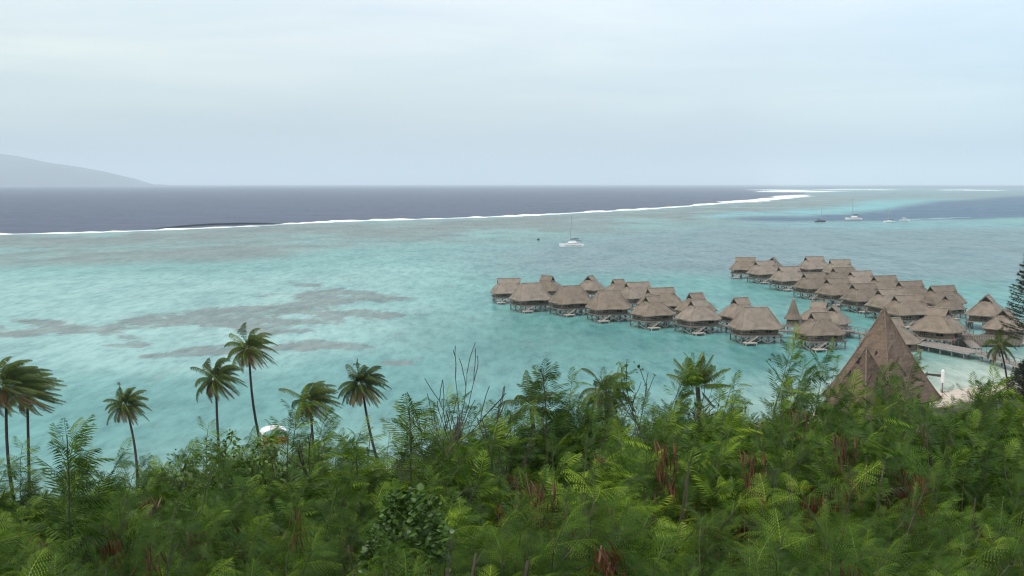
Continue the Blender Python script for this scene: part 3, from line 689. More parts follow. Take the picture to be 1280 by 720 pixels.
# ------------------------------------------------------------------ boats
def hull(mb, L_, B, H, x0=0, y0=0, sheer=.25, n=9):
    rs = []
    for k in range(n):
        t_ = k/(n-1); x = -L_/2+L_*t_; wdt = B/2*(math.sin(math.pi*min(1, .35+.65*(1-t_)))**.7 if t_ > .0 else .8)
        wdt = B/2*max(.03, (1-t_**3.2))*(.82+.18*math.sin(math.pi*min(1,t_*1.4))); h = H*(1+sheer*t_**2)
        rs.append([(x+x0, y0-wdt, h), (x+x0, y0-wdt*.92, h*.4), (x+x0, y0-wdt*.45, -.35), (x+x0, y0+wdt*.45, -.35), (x+x0, y0+wdt*.92, h*.4), (x+x0, y0+wdt, h)])
    mb.rings([r_ for r_ in rs], cap0=True, cap1=True)
def catamaran(p, rot, lean, sc, label):
    r = empty('catamaran', p, R(rot)); r.scale = (sc,)*3
    for s_ in (-1, 1):
        h = MB(); hull(h, 13.5, 1.5, 1.35, 0, s_*2.7, .3); part('hull', h.mesh('hull'), M['white'], r)
        st = MB(); st.box((-.4, s_*3.44, .95), (9.5, .03, .16)); part('stripe', st.mesh('stripe'), M['navy'], r)
    b_ = MB(); b_.box((-1.3,0,1.30), (8.5,5.2,.28)); part('bridge_deck', b_.mesh('bridge_deck'), M['white'], r)
    c = MB(); rs = [sup(3.2,2.4,1.45,20,3,-.6), sup(3.0,2.2,2.3,20,3,-.7), sup(2.3,1.8,2.75,20,3,-.9)]; c.rings(rs, cap1=True); co_ = part('cabin', c.mesh('cabin'), M['white'], r)
    wn = MB(); wn.rings([sup(3.14,2.34,1.75,20,3,-.64), sup(3.06,2.26,2.15,20,3,-.68)]); part('window', wn.mesh('window'), M['dark'], co_)
    bi = MB(); bi.box((-4.0,0,3.25), (3.0,3.4,.14))
    for x in (-5.2,-2.8):
        for y in (-1.5,1.5): bi.bar((x,y,1.4), (x,y,3.2), .06)
    part('bimini', bi.mesh('bimini'), M['navy'], r)
    m_ = MB(); m_.tube([(1.0,0,2.6), (1.0+lean*.5,0,10), (1.0+lean,0,18.5)], .24, 8, .16); m_.bar((1.0+lean*.5,-1.1,10), (1.0+lean*.5,1.1,10), .07); part('mast', m_.mesh('mast'), M['metal'], r)
    bo = MB(); bo.tube([(.9,0,3.9), (-4.6,0,4.1)], .10, 8); part('boom', bo.mesh('boom'), M['metal'], r)
    sl = MB(); sl.tube([(.6,0,4.15), (-2,0,4.35), (-4.4,0,4.25)], [.22,.30,.16], 8); part('furled_sail', sl.mesh('furled_sail'), M['navy'], r)
    rg_ = MB(); rg_.bar((1.0+lean,0,18.3), (6.6,0,1.6), .035)
    for s_ in (-1,1): rg_.bar((1.0+lean,0,17.5), (0,s_*3.2,1.3), .03)
    part('rigging', rg_.mesh('rigging'), M['metal'], r)
    tag(r, label, 'catamaran', None); return r
catamaran(W(714.5,308), 186, -1.0, 1.06, 'white catamaran with dark bimini, moored alone left of the bungalows')
catamaran(W(1067,274.5), 172, 0, 1.22, 'white catamaran with tall mast, second boat from the left in the pass')
def sloop(p, rot, hullmat, sc, label, dark=True):
    r = empty('sailboat', p, R(rot)); r.scale = (sc,)*3; h = MB(); hull(h, 11.5, 3.3, 1.25, 0, 0, .35); part('hull', h.mesh('hull'), hullmat, r)
    c = MB(); c.rings([sup(2.9,1.05,1.25,16,3,.2), sup(2.6,.9,1.9,16,3,.1), sup(2.3,.75,2.0,16,3,.1)], cap1=True); co_ = part('cabin', c.mesh('cabin'), M['wood'] if dark else M['white'], r)
    wn = MB(); wn.rings([sup(2.86,1.01,1.48,16,3,.18), sup(2.76,.96,1.72,16,3,.14)]); part('window', wn.mesh('window'), M['dark'], co_)
    sp = MB(); sp.box((-3.3,0,2.7), (2.0,2.2,.12)); 
    for x in (-4.1,-2.5):
        for y in (-.9,.9): sp.bar((x,y,1.3), (x,y,2.7), .05)
    part('spray_hood', sp.mesh('spray_hood'), M['navy'], r)
    m_ = MB(); m_.tube([(.9,0,1.8), (.9,0,14.5)], .24, 7, .15); m_.bar((.9,-.8,8.5), (.9,.8,8.5), .06); part('mast', m_.mesh('mast'), M['metal'], r)
    b_ = MB(); b_.tube([(.8,0,2.9), (-3.6,0,3.0)], [.2,.14], 7); part('boom', b_.mesh('boom'), M['navy'], r)
    g_ = MB(); g_.bar((.9,0,14.3), (5.6,0,1.5), .03); g_.bar((.9,0,14.3), (-5.6,0,1.3), .03); part('rigging', g_.mesh('rigging'), M['metal'], r)
    return tag(r, label, 'sailboat')
sloop(W(1025.5,277.5), 12, M['hullred'], 1.0, 'brown-hulled sailboat with mast, leftmost boat moored in the pass')
sloop(W(1111.5,278), 170, M['white'], .95, 'low pale sailboat with mast, just left of the motor yacht', dark=False)
def motor():
    r = empty('motor_yacht', W(1131,276.3), R(8)); h = MB(); hull(h, 10.5, 3.4, 1.4, 0,0,.4); part('hull', h.mesh('hull'), M['white'], r)
    c = MB(); c.rings([sup(2.8,1.3,1.4,16,3.4,-.2), sup(2.5,1.2,2.7,16,3.4,-.5)], cap1=True); co_ = part('cabin', c.mesh('cabin'), M['white'], r)
    wn = MB(); wn.rings([sup(2.76,1.29,1.8,16,3.4,-.28), sup(2.62,1.25,2.4,16,3.4,-.42)]); part('window', wn.mesh('window'), M['dark'], co_)
    f = MB(); f.box((-.9,0,3.9), (2.8,2.3,.1))
    for x in (-2.1,.3):
        for y in (-1,1): f.bar((x,y,2.7), (x,y,3.85), .06)
    part('flybridge_roof', f.mesh('flybridge_roof'), M['white'], r); f = MB(); f.box((-4.2,0,1.2), (1.8,2.8,.5)); part('aft_deck', f.mesh('aft_deck'), M['navy'], r)
    tag(r, 'white motor yacht with a roofed upper deck, rightmost boat in the pass', 'motor yacht')
motor()
def buoy(px, py):
    r = empty('mooring_buoy', W(px, py)); b_ = MB(); rs = [sup(.9*math.sin(a)+.02, .9*math.sin(a)+.02, .45-.9*math.cos(a), 12, 2) for a in np.linspace(.1, math.pi-.05, 8)]; b_.rings(rs, cap0=True, cap1=True)
    part('float', b_.mesh('float', True), M['navy'], r); b_ = MB(); b_.tube([(0,0,1.3), (0,0,2.2)], .07, 6); b_.tube([(.22,0,2.3),(0,0,2.5),(-.22,0,2.3),(0,0,2.1),(.22,0,2.3)], .05, 5); part('ring', b_.mesh('ring'), M['metal'], r)
    tag(r, 'small dark mooring buoy floating left of the lone white catamaran', 'buoy')
buoy(673, 300.5)

# ------------------------------------------------------------------ people
def person(loc, rot, label, shirt, lower, hat=None, stride=.18, arm=.1):
    me_ = bpy.data.meshes.new('person'); J = {}
    pts = [(0,0,.95,.125,.10), (0,0,1.12,.12,.09), (0,0,1.36,.155,.10), (0,0,1.50,.055,.055), (0,.01,1.58,.075,.085), (0,.01,1.68,.08,.095), (0,.005,1.745,.045,.05),
      (-.09,stride*.3,.88,.09,.09), (-.095,stride,.50,.058,.06), (-.10,stride*1.1,.09,.038,.04), (-.10,stride*1.1+.14,.04,.035,.03),
      (.09,-stride*.2,.88,.09,.09), (.095,-stride*.5,.50,.058,.06), (.10,-stride*1.3,.10,.038,.04), (.10,-stride*1.3+.14,.04,.035,.03),
      (-.19,0,1.40,.052,.052), (-.25,-arm,1.12,.040,.040), (-.25,arm*.6,.88,.028,.03), (-.25,arm,.79,.032,.02),
      (.19,0,1.40,.052,.052), (.25,arm,1.12,.040,.040), (.25,arm*2,.90,.028,.03), (.25,arm*2.3,.81,.032,.02)]
    ed = [(0,1),(1,2),(2,3),(3,4),(4,5),(5,6),(0,7),(7,8),(8,9),(9,10),(0,11),(11,12),(12,13),(13,14),(2,15),(15,16),(16,17),(17,18),(2,19),(19,20),(20,21),(21,22)]
    me_.from_pydata([p[:3] for p in pts], ed, []); o_ = bpy.data.objects.new('person', me_); COL.objects.link(o_); o_.modifiers.new('s', 'SKIN'); o_.modifiers.new('u', 'SUBSURF').levels = 1
    sv = me_.skin_vertices
    if not sv: 
        bpy.context.view_layer.objects.active = o_
    for i, p in enumerate(pts): me_.skin_vertices[0].data[i].radius = p[3:5]
    me_.skin_vertices[0].data[0].use_root = True
    o_.modifiers['u'].render_levels = 1
    dg = bpy.context.evaluated_depsgraph_get(); ev = bpy.data.meshes.new_from_object(o_.evaluated_get(dg)); o_.modifiers.clear(); o_.data = ev; ev.name = 'person'
    ev.materials.clear(); ev.materials.append(M['skin']); ev.materials.append(shirt); ev.materials.append(lower); ev.materials.append(M['hair'])
    for pl in ev.polygons:
        c = pl.center; z = c.z
        pl.material_index = 1 if (.96 < z < 1.47 and (abs(c.x) < .24 and z > 1.2 or abs(c.x) < .17)) else 2 if .5 < z <= .97 and abs(c.x) < .20 else 3 if (z > 1.69 or (z > 1.58 and c.y < -.02)) else 0
        pl.use_smooth = True
    o_.location = loc; o_.rotation_euler.z = R(rot)
    if hat:
        h = MB(); h.rings([sup(.19,.19,1.71,14,2), sup(.11,.11,1.73,14,2), sup(.10,.10,1.82,14,2), sup(.05,.05,1.85,14,2)], cap0=True, cap1=True); ho = link('hat', h.mesh('hat'), hat, o_)
    return tag(o_, label, 'person', 'people on the jetty')
try:
    q = W(1189,427.5,1.55); person((q.x, q.y, 1.54), 30, 'person in a white hat and red top walking on the broad jetty', M['redcloth'], M['white'], M['white'])
    q = W(1194,426,1.55); person((q.x, q.y, 1.54), 200, 'bareheaded person in dark top beside the white-hatted one on the jetty', M['hullred'], M['navy'], None)
    q = W(1192.5,430,1.55); person((q.x, q.y, 1.54), 60, 'person all in red clothes, nearest the jetty edge', M['redcloth'], M['redcloth'], None, .1)
except Exception as ex: print('PERSON', ex)

# ------------------------------------------------------------------ things on the beach
def ghs(x, y): return float(ground(x, y))
def beach_shelter():
    p = P(343, 552, 158); z0 = ghs(p.x, p.y); r = empty('beach_shelter', (p.x, p.y, z0), R(20)); h = P(343, 540, 158).z-z0
    c = MB(); rs = []
    for k in range(7):
        a = math.pi*k/6; rs.append((math.cos(a)*1.9, math.sin(a)*.75+h))
    c.rings([[(x, y, z) for y in (-1.4, 1.4)] for x, z in rs]); 
    c = MB(); top = [(x, -1.4, z) for x, z in rs]+[(x, 1.4, z) for x, z in rs]; low = [(x*.96, y, z-.09) for x, y, z in top]; n_ = 7
    fs = [(i, i+1, n_+i+1, n_+i) for i in range(n_-1)]; fs2 = [(2*n_+n_+i, 2*n_+n_+i+1, 2*n_+i+1, 2*n_+i) for i in range(n_-1)]
    c.add(top+low, fs+fs2+[(0, n_, 3*n_, 2*n_), (n_-1, 2*n_-1, 4*n_-1, 3*n_-1)]+[(i, i+2*n_, i+1+2*n_, i+1) for i in range(n_-1)])
    part('canopy', c.mesh('canopy'), M['white'], r)
    for x in (-1.8, 1.8):
        for y in (-1.3, 1.3):
            b_ = MB(); b_.tube([(x,y,0), (x,y,h)], .06, 6); part('post', b_.mesh('post'), M['wood'], r)
    b_ = MB(); b_.box((0,-1.3,h-1.0), (3.5,.1,1.0)); part('awning', b_.mesh('awning'), M['orange'], r)
    b_ = MB(); b_.box((.6,-1.2,h-3.0), (3.2,.12,2.2)); b_.box((.6,-1.28,h-1.95), (3.4,.16,.16)); b_.bar((-1.0,-1.3,h-2.1), (1.0,-1.3,h-4.0), .12); part('side_panel', b_.mesh('side_panel'), M['palewood'], r)
    tag(r, 'small beach shelter with white curved canopy and orange front, seen right of the tallest palm', 'shelter')
beach_shelter()
def post_sign():
    p = W(1178, 484, 1.3); z0 = ghs(p.x, p.y); r = empty('beach_post', (p.x, p.y, z0)); b_ = MB(); b_.tube([(0,0,-.3), (0,0,3.2)], .13, 8); part('post', b_.mesh('post'), M['wood'], r)
    b_ = MB(); b_.rings([sup(.3,.3,1.9,12,2), sup(.34,.34,2.2,12,2), sup(.30,.30,4.0,12,2), sup(.08,.08,4.35,12,2)], cap0=True, cap1=True); part('furled_parasol', b_.mesh('furled_parasol'), M['shirt'], r)
    tag(r, 'furled white parasol on a wooden post on the sand right of the pyramid roof', 'parasol')
post_sign()
for (px, py, rot) in ((1158, 466, 62), (1168, 467, -52)):
    p = W(px, py+3, 0); z0 = ghs(p.x, p.y); r = empty('outrigger_canoe', (p.x, p.y, max(z0, -.02)), R(rot)); r.scale = (.75,)*3; h = MB(); hull(h, 4.6, .62, .5, 0,0,.5); part('hull', h.mesh('hull'), M['post'], r)
    b_ = MB(); b_.tube([(-1.6,1.3,.15), (1.6,1.3,.15)], .12, 6); part('float', b_.mesh('float'), M['post'], r)
    for x in (-.9, .9):
        b_ = MB(); b_.bar((x,0,.52), (x,1.3,.26), .06); part('crossbar', b_.mesh('crossbar'), M['wood'], r)
    tag(r, 'dark little canoe with outrigger in the shallows, '+('left' if rot > 0 else 'right')+' one of the pair near the parasol', 'canoe', 'canoes in the shallows')

# ------------------------------------------------------------------ foliage builders
def norm(a): return a/np.maximum(1e-9, np.linalg.norm(a, axis=-1, keepdims=True))
def leaf_template(fine, rng, droop, pairs=10, curl=0.0):
    """one twice-feathered leaf, length 1 along +X, drooping towards -Z; returns verts, tris, tint"""
    V, T, K = [], [], []
    def rach(s): return np.array([s, curl*s*s, -droop*s*s])
    for k in range(6 if fine else 2):
        n_ = 6 if fine else 2; a, b_ = rach(k/n_), rach((k+1)/n_); w_ = .008; i = len(V)
        V += [a+(0,w_,0), a-(0,w_,0), b_+(0,w_,0), b_-(0,w_,0)]; T += [(i,i+1,i+3),(i,i+3,i+2)]; K += [.75]*4
    for p in range(pairs):
        s = .16+.82*p/(pairs-1); b0 = rach(s); pl = .43*math.sin(math.pi*min(1,(s*.80+.22)))**.6
        for sd_ in (-1, 1):
            an = R(62-25*s)+rng.normal(0,.08); d = np.array([math.cos(an), sd_*math.sin(an)+curl*s, -.14-2*droop*s*.5]); d /= np.linalg.norm(d)
            sag = .30+rng.random()*.25; up = np.array([0,0,1.]); side = np.cross(up, d); side /= np.linalg.norm(side)
            tk = rng.random()*.25
            def pin(u): return b0+d*pl*u-up*sag*pl*u*u
            if fine:
                n_ = 7
                for q in range(n_):
                    u = (q+.4)/n_; c = pin(u); f_ = pin(min(1, u+.05))-c; f_ /= np.linalg.norm(f_)
                    ll = .052*math.sin(math.pi*(.22+.70*u)); hw = pl/n_*.24
                    for s2 in (-1, 1):
                        tipv = c+(side*s2*.88+f_*.42-up*(.10+.25*rng.random()))*ll; i = len(V)
                        V += [c-f_*hw, c+f_*hw, tipv]; T += [(i,i+1,i+2)] if s2 > 0 else [(i+1,i,i+2)]; K += [.42+tk, .42+tk, .60+tk]
            else:
                i = len(V); m_ = pin(.5); e_ = pin(1.0); hw = .062
                hw = .017; V += [b0, m_+side*hw-up*.02, m_-side*hw-up*.02, e_]; T += [(i,i+2,i+1),(i+1,i+2,i+3)]; K += [.42+tk,.5+tk,.5+tk,.6+tk]
    return np.array(V), np.array(T), np.array(K)
def frames(d, roll, rng):
    d = norm(d); up = np.tile([0,0,1.], (len(d),1)); y = norm(np.cross(up, d)+1e-6); z = np.cross(d, y)
    c, s_ = np.cos(roll)[:,None], np.sin(roll)[:,None]; y2 = y*c+z*s_; z2 = -y*s_+z*c
    return np.stack([d, y2, z2], 1)           # rows are the axes
def scatter(temps, pos, dirs, scale, roll, base, rng, name, tmix=.55):
    Fm = frames(dirs, roll, rng); which = rng.integers(0, len(temps), len(pos)); VV, TT, KK = [], [], []; off = 0
    for i, (v, t_, k) in enumerate(temps):
        q = np.where(which == i)[0]
        if not len(q): continue
        vv = np.einsum('vj,njk->nvk', v, Fm[q])*scale[q][:,None,None]+pos[q][:,None,:]
        kk = np.clip(k[None,:]*tmix+base[q][:,None], 0, 1)
        tt = t_[None]+(np.arange(len(q))*len(v))[:,None,None]+off
        VV.append(vv.reshape(-1,3)); TT.append(tt.reshape(-1,3)); KK.append(kk.ravel()); off += len(q)*len(v)
    return mesh_np(name, np.concatenate(VV), tris=np.concatenate(TT), tint=np.concatenate(KK))
rt = np.random.default_rng(77)
TF = [leaf_template(True, rt, dr, curl=cu) for dr, cu in ((.25,.12), (.45,-.08), (.60,.2), (.35,.0))]
TC = [leaf_template(False, rt, dr, pairs=12, curl=cu) for dr, cu in ((.25,.12), (.45,-.08), (.60,.2), (.35,.0))]
WIND = np.array([1., .15, 0])

def leucaena(seed, fine, dens=1.0, pods=0, H=5.0, spread=1.0, tips=.5, tall=0, shoots=None):
    """returns (wood mesh, crown mesh, pods mesh or None); wood and leaves of one slender multi-stemmed tree H metres high"""
    rng = np.random.default_rng(seed); wood = MB(); pos, dr, base, sc = [], [], [], []; pod_at = []
    def grow(p, d, ln, rad, n_=5, lift=.1, wind=.12):
        pts = [p.copy()]; 
        for k in range(n_):
            d = d+rng.normal(0,.10,3)+np.array([0,0,lift])+WIND*wind*(k/n_); d /= np.linalg.norm(d); p = p+d*ln/n_; pts.append(p.copy())
        wood.tube([Vector(q) for q in pts], rad, 5, rad*.35, cap=False); return pts, d
    def foliate(pts, d, n_, from_=.25, young=0.0, size=1.0):
        pts = np.array(pts); m_ = len(pts)-1
        for q in range(n_):
            u = from_+(1-from_)*(q+rng.random())/n_; x = u*m_; i = min(int(x), m_-1); c = pts[i]*(1-(x-i))+pts[i+1]*(x-i)
            t_ = norm(pts[i+1]-pts[i]); a = q*2.4+rng.random(); s1 = norm(np.cross(t_, [0.3,.2,1])); s2 = np.cross(t_, s1)
            v = (s1*math.cos(a)+s2*math.sin(a))*1.0+t_*(.45+.5*u)+np.array([0,0,.22])+WIND*.55
            pos.append(c); dr.append(v); base.append(rng.random()**1.6*.42-.12+young*(u**3)*.5+.10*(u > .8)); sc.append((.19+.12*rng.random())*size*(1-.35*(u > .93)))
    ns = 3 if not tall else 1
    for s_ in range(ns):
        a = rng.random()*6.28+s_*2.1; tiltv = .22*spread if ns > 1 else .05
        pts, d = grow(np.array([math.cos(a)*.15, math.sin(a)*.15, -.4]), norm(np.array([math.cos(a)*tiltv, math.sin(a)*tiltv, 1])), H*(.74+.13*rng.random())+.4, .04, 9, .05, .05)
        foliate(pts, d, int(50*dens), .55, tips)
        nb = int(11*dens) if not tall else 7
        for b_ in range(nb):
            u = .34+.62*b_/nb+rng.random()*.05 if not tall else .6+.38*b_/nb; i = min(int(u*9), 8); c = np.array(pts[i])
            az_ = b_*2.4+rng.random()*1.2; el_ = .30+.35*rng.random()+.25*(1-u); ln = (1.55*spread-.55*u*spread)*(.65+.65*rng.random())*H/5*(.6 if tall else 1)
            bp_, bd = grow(c, norm(np.array([math.cos(az_), math.sin(az_), el_])), ln, .016, 5, .10, .22)
            foliate(bp_, bd, int(29*dens), .3, tips)
            if pods and rng.random() < .55: pod_at.append(np.array(bp_[3+int(rng.random()*2)]))
            for t2 in range(3):
                k = 1+int(rng.random()*4); dd = norm(bd*.5+rng.normal(0,.7,3)+np.array([0,0,.55]))
                tp, td = grow(np.array(bp_[k]), dd, (.55+.5*rng.random())*H/5, .008, 4, .12, .3); foliate(tp, td, int(24*dens), .15, tips)
                if pods and rng.random() < .35: pod_at.append(np.array(tp[3]))
    # leaders: straight leafy shoots that stand above the crown
    for sx_, hh in (shoots or []):
        tp, td = grow(np.array([sx_, 0, H*.70]), np.array([.02,0,1.]), hh+H*.20, .02, 8, .1, .06); foliate(tp, td, 95, .05, .4, 1.3)
    pos, dr, base, sc = map(np.array, (pos, dr, base, sc))
    crown = scatter(TF if fine else TC, pos, dr+rng.normal(0,.25,dr.shape), sc*(1.0 if fine else 1.12), rng.normal(0,.45,len(pos)), base, rng, 'crown')
    pm = None
    if pods:
        pm = []
        for c in sorted(pod_at, key=lambda c_: -c_[2]+.9*c_[1]-.6*rng.random())[:pods]:
            V, Q, K = [], [], []
            for _ in range(rng.integers(34, 70)*(1 if fine else 2)//(1 if dens > .5 else 1)):
                o_ = c+np.array([0,-.10,-.02])+np.clip(rng.normal(0,1,3),-1.25,1.25)*(.085 if fine else .115)*(1,1,1.3); ln = .11+.06*rng.random(); a = rng.random()*6.28; d = norm(np.array([rng.normal(0,.30)+.12, rng.normal(0,.30), -1.])); sdv = np.array([math.cos(a), math.sin(a), 0])*.010
                m_ = o_+d*ln*.5; e_ = o_+d*ln; i = len(V); V += [o_-sdv*.5, o_+sdv*.5, m_-sdv, m_+sdv, e_-sdv*.6, e_+sdv*.6]; Q += [(i,i+1,i+3,i+2),(i+2,i+3,i+5,i+4)]; K += [rng.random()*.9+.05]*6
            pm.append(mesh_np('pod_bunch', V, Q, tint=K))
    return wood.mesh('trunk'), crown, pm

VAR = {}
def variant(key):
    if key not in VAR:
        cfg = dict(
            f1=dict(seed=1, fine=True, dens=1.0), f2=dict(seed=2, fine=True, dens=1.0, spread=1.15), f3=dict(seed=3, fine=True, dens=.95, tips=.9),
            f4=dict(seed=4, fine=True, dens=.9, pods=12), fd=dict(seed=5, fine=True, dens=.8, pods=26, tips=.1),
            c1=dict(seed=11, fine=False, dens=1.0), c2=dict(seed=12, fine=False, dens=1.0, spread=1.2), c3=dict(seed=13, fine=False, dens=1.05, tips=.95),
            c4=dict(seed=14, fine=False, dens=.9, pods=18), cd=dict(seed=15, fine=False, dens=.38, pods=90, tips=.0), 
            s1=dict(seed=21, fine=False, dens=1.0, shoots=[(.1,.9),(-.35,.4),(.5,.35)], tips=.8), s2=dict(seed=22, fine=False, dens=.9, shoots=[(0,.7)], pods=8))[key]
        VAR[key] = leucaena(**cfg)
    return VAR[key]
GT = 'feathery-leaved trees of the hillside thicket'
TOPZ = {}
def crown_top(me_, pc=99.6):
    if me_.name not in TOPZ:
        a_ = np.empty(len(me_.vertices)*3, np.float32); me_.vertices.foreach_get('co', a_); TOPZ[me_.name] = float(np.percentile(a_[2::3], pc))
    return TOPZ[me_.name]
def tree_at(key, px, D, top, label, rot=None, group=GT, sxy=1.0, name='feathery_tree', cat='tree'):
    q = P(px, top, D); g_ = ghs(q.x, q.y); h = q.z-g_; wood, crown, pods = variant(key)
    r = empty(name, (q.x, q.y, g_), rot if rot is not None else random.Random(int(px*7+D*13)).uniform(-.6, .6)); s_ = max(.45, min(1.9, h/crown_top(crown, 100 if key[0] == 's' else 99.6))); sh = min(1.25, max(.72, s_))*sxy; r.scale = (sh, sh, s_)
    part('trunk', wood, M['palebark'], r); part('crown', crown, M['leuc'], r)
    for pb in pods or []: part('pod_bunch', pb, M['pod'], r)
    return tag(r, label, cat, group)

# skyline of the thicket (pixel row of the canopy top) along the picture
SKX = [-200,0,60,110,160,220,300,340,380,430,470,520,560,620,680,740,800,860,900,960,1010,1040,1100,1165,1200,1250,1300,1500]
SKY = [590,594,606,594,556,550,538,568,554,542,548,534,528,500,492,490,500,498,458,464,474,484,496,488,494,488,480,474]
def sky_at(px): return float(np.interp(px, SKX, SKY))
rr = random.Random(4)
LAND = [(-60,'at far left under two palms'),(60,'left of the lone short palm'),(170,'below the lone short palm'),(270,'below the leaning palm pair'),(345,'by the white beach shelter'),
        (430,'below the two bushy palms'),(510,'above the round-leaved creeper'),(600,'below the bare grey branches'),(690,'under the tall centre shoot'),(790,'below the sparse twisted shrub'),
        (880,'below the upright palm fronds'),(970,'below the reddish-brown treetop'),(1060,'under the pyramid\'s left slope'),(1150,'under the pyramid\'s right slope'),(1230,'in front of the sandy beach'),(1330,'far right below the conifer')]
def land(px): return min(LAND, key=lambda a: abs(a[0]-px))[1]
rowsd = [(6.6, 92, 'bottom row', ['f1','f2','f3','f4']), (8.6, 98, 'second row up', ['f2','f3','f1','f4']), (11.2, 92, 'third row up', ['f3','f1','f4','f2']),
         (14.5, 86, 'fourth row up', ['c1','c2','c3','c4']), (18.5, 66, 'row below skyline', ['c3','c1','c2','c4']), (23.0, 56, 'skyline row', ['c2','c3','c1','c4'])]
LOOK = {'f1': 'dense dark green feathery tree', 'f2': 'wide spreading feathery green tree', 'f3': 'feathery tree with pale yellow-green tips', 'f4': 'feathery tree with few brown pods',
        'c1': 'dense green feathery tree', 'c2': 'broad green feathery tree', 'c3': 'bright-tipped light green feathery tree', 'c4': 'feathery tree dotted with brown pods'}
frac = {6.6: 1.0, 8.6: .76, 11.2: .54, 14.5: .34, 18.5: .16, 23.0: 0.0}
seen_lab = {}
for ri, (D, sp, rl_, keys) in enumerate(rowsd):
    spx = sp*(1.5 if D < 8 else 1.35 if D < 10 else 1.2 if D < 13 else 1.0)
    px = -110+rr.random()*spx; k = ri
    while px < 1400:
        Dj = D*(1+rr.uniform(-.08,.08)); s0 = sky_at(px); bottom = 745
        top = s0+(bottom-s0)*frac[D]**1.15+rr.uniform(-20, 24)*(1.5 if D < 12 else .8)
        skip = False
        if D < 14 and D > 8 and 290 < px < 400: top = max(top, 612)
        if D > 12 and 322 < px < 376: skip = True                  # the gap with the beach shelter
        if px > 560 and D == 11.2: top += 8
        if not skip:
            key = keys[k % 4] if rr.random() < .8 else keys[rr.randrange(4)]
            lab = f"{LOOK[key]}, {rl_}, {land(px)}"
            seen_lab.setdefault(lab, 0); seen_lab[lab] += 1
            if seen_lab[lab] > 1: lab = f"{LOOK[key]} twin, {rl_}, {land(px)}"
            tree_at(key, px, Dj, top, lab)
        px += spx*rr.uniform(.80, 1.2); k += 1
# particular trees the photo singles out
tree_at('s2', 82, 8.8, 512, 'tall grey-green feathery shoot above brown pod bunches, left of the lone short palm', rot=.2, sxy=.62)
tree_at('fd', 92, 9.2, 580, 'tree heavy with dark brown seed pods under the grey-green shoot, left side', rot=.4, sxy=.9)
tree_at('fd', 128, 10.2, 604, 'tree hung with reddish-brown pods just right of the grey-green shoot', rot=1.4, sxy=.8)
tree_at('s1', 498, 15.5, 492, 'bright green feathery leader right of the bushy palm, above the skyline', rot=0)
tree_at('s1', 678, 19.5, 448, 'tallest leafy shoot on the skyline at centre, shaped like a feather duster', rot=.3)
tree_at('cd', 806, 15.5, 530, 'tree with long rusty brown pods below the sparse twisted shrub', rot=.3, sxy=.7)
tree_at('cd', 925, 24, 456, 'reddish-brown pod-covered treetop at the water\'s edge, left of the pyramid roof', rot=.9, sxy=.85)
tree_at('c4', 968, 25, 462, 'pale green ferny treetop between the brown treetop and the pyramid roof', rot=.4)
tree_at('cd', 1040, 19, 478, 'pod-covered tree overlapping the lower left corner of the pyramid roof', rot=.1, sxy=.7)
tree_at('cd', 1160, 19, 482, 'dark pod-covered tree overlapping the right corner of the pyramid roof', rot=2.0, sxy=.75)
tree_at('cd', 1216, 14, 552, 'small tree with a bunch of dark red pods below the sandy beach', rot=.5, sxy=.6)
tree_at('cd', 1052, 14, 530, 'tree with rusty pods low in front of the pyramid roof', rot=2.4, sxy=.65)
tree_at('cd', 640, 14.5, 548, 'tree with a small patch of dark red pods near the thicket\'s centre', rot=3.0, sxy=.6)
tree_at('fd', 395, 11.0, 596, 'tree with drooping dark pods right of the beach shelter gap', rot=1.0, sxy=.6)
tree_at('fd', 150, 7.2, 668, 'tree with a rust-coloured pod mass near the bottom left corner', rot=1.0, sxy=.7)
for px_, D_, tp_, lb_ in ((880, 13.5, 512, 'rusty pod-hung tree below the low palm with upright fronds'), (1004, 13, 522, 'pod-hung tree below the dark-leaved treetop left of the pyramid'),
        (1118, 13.5, 500, 'pod-hung tree centred in front of the tall pyramid roof'), (300, 8.8, 628, 'brown-podded tree low under the close palm pair'), (16, 7.6, 640, 'brown-podded tree at the left edge near the bottom'), (745, 11.5, 556, 'small brown-podded tree left of the rusty pods at centre')):
    tree_at('cd' if D_ > 10 else 'fd', px_, D_, tp_, lb_, sxy=.7)
tree_at('c3', 1210, 22, 478, 'bright green tree with flat umbrella sprays against the pale sand', rot=.2)

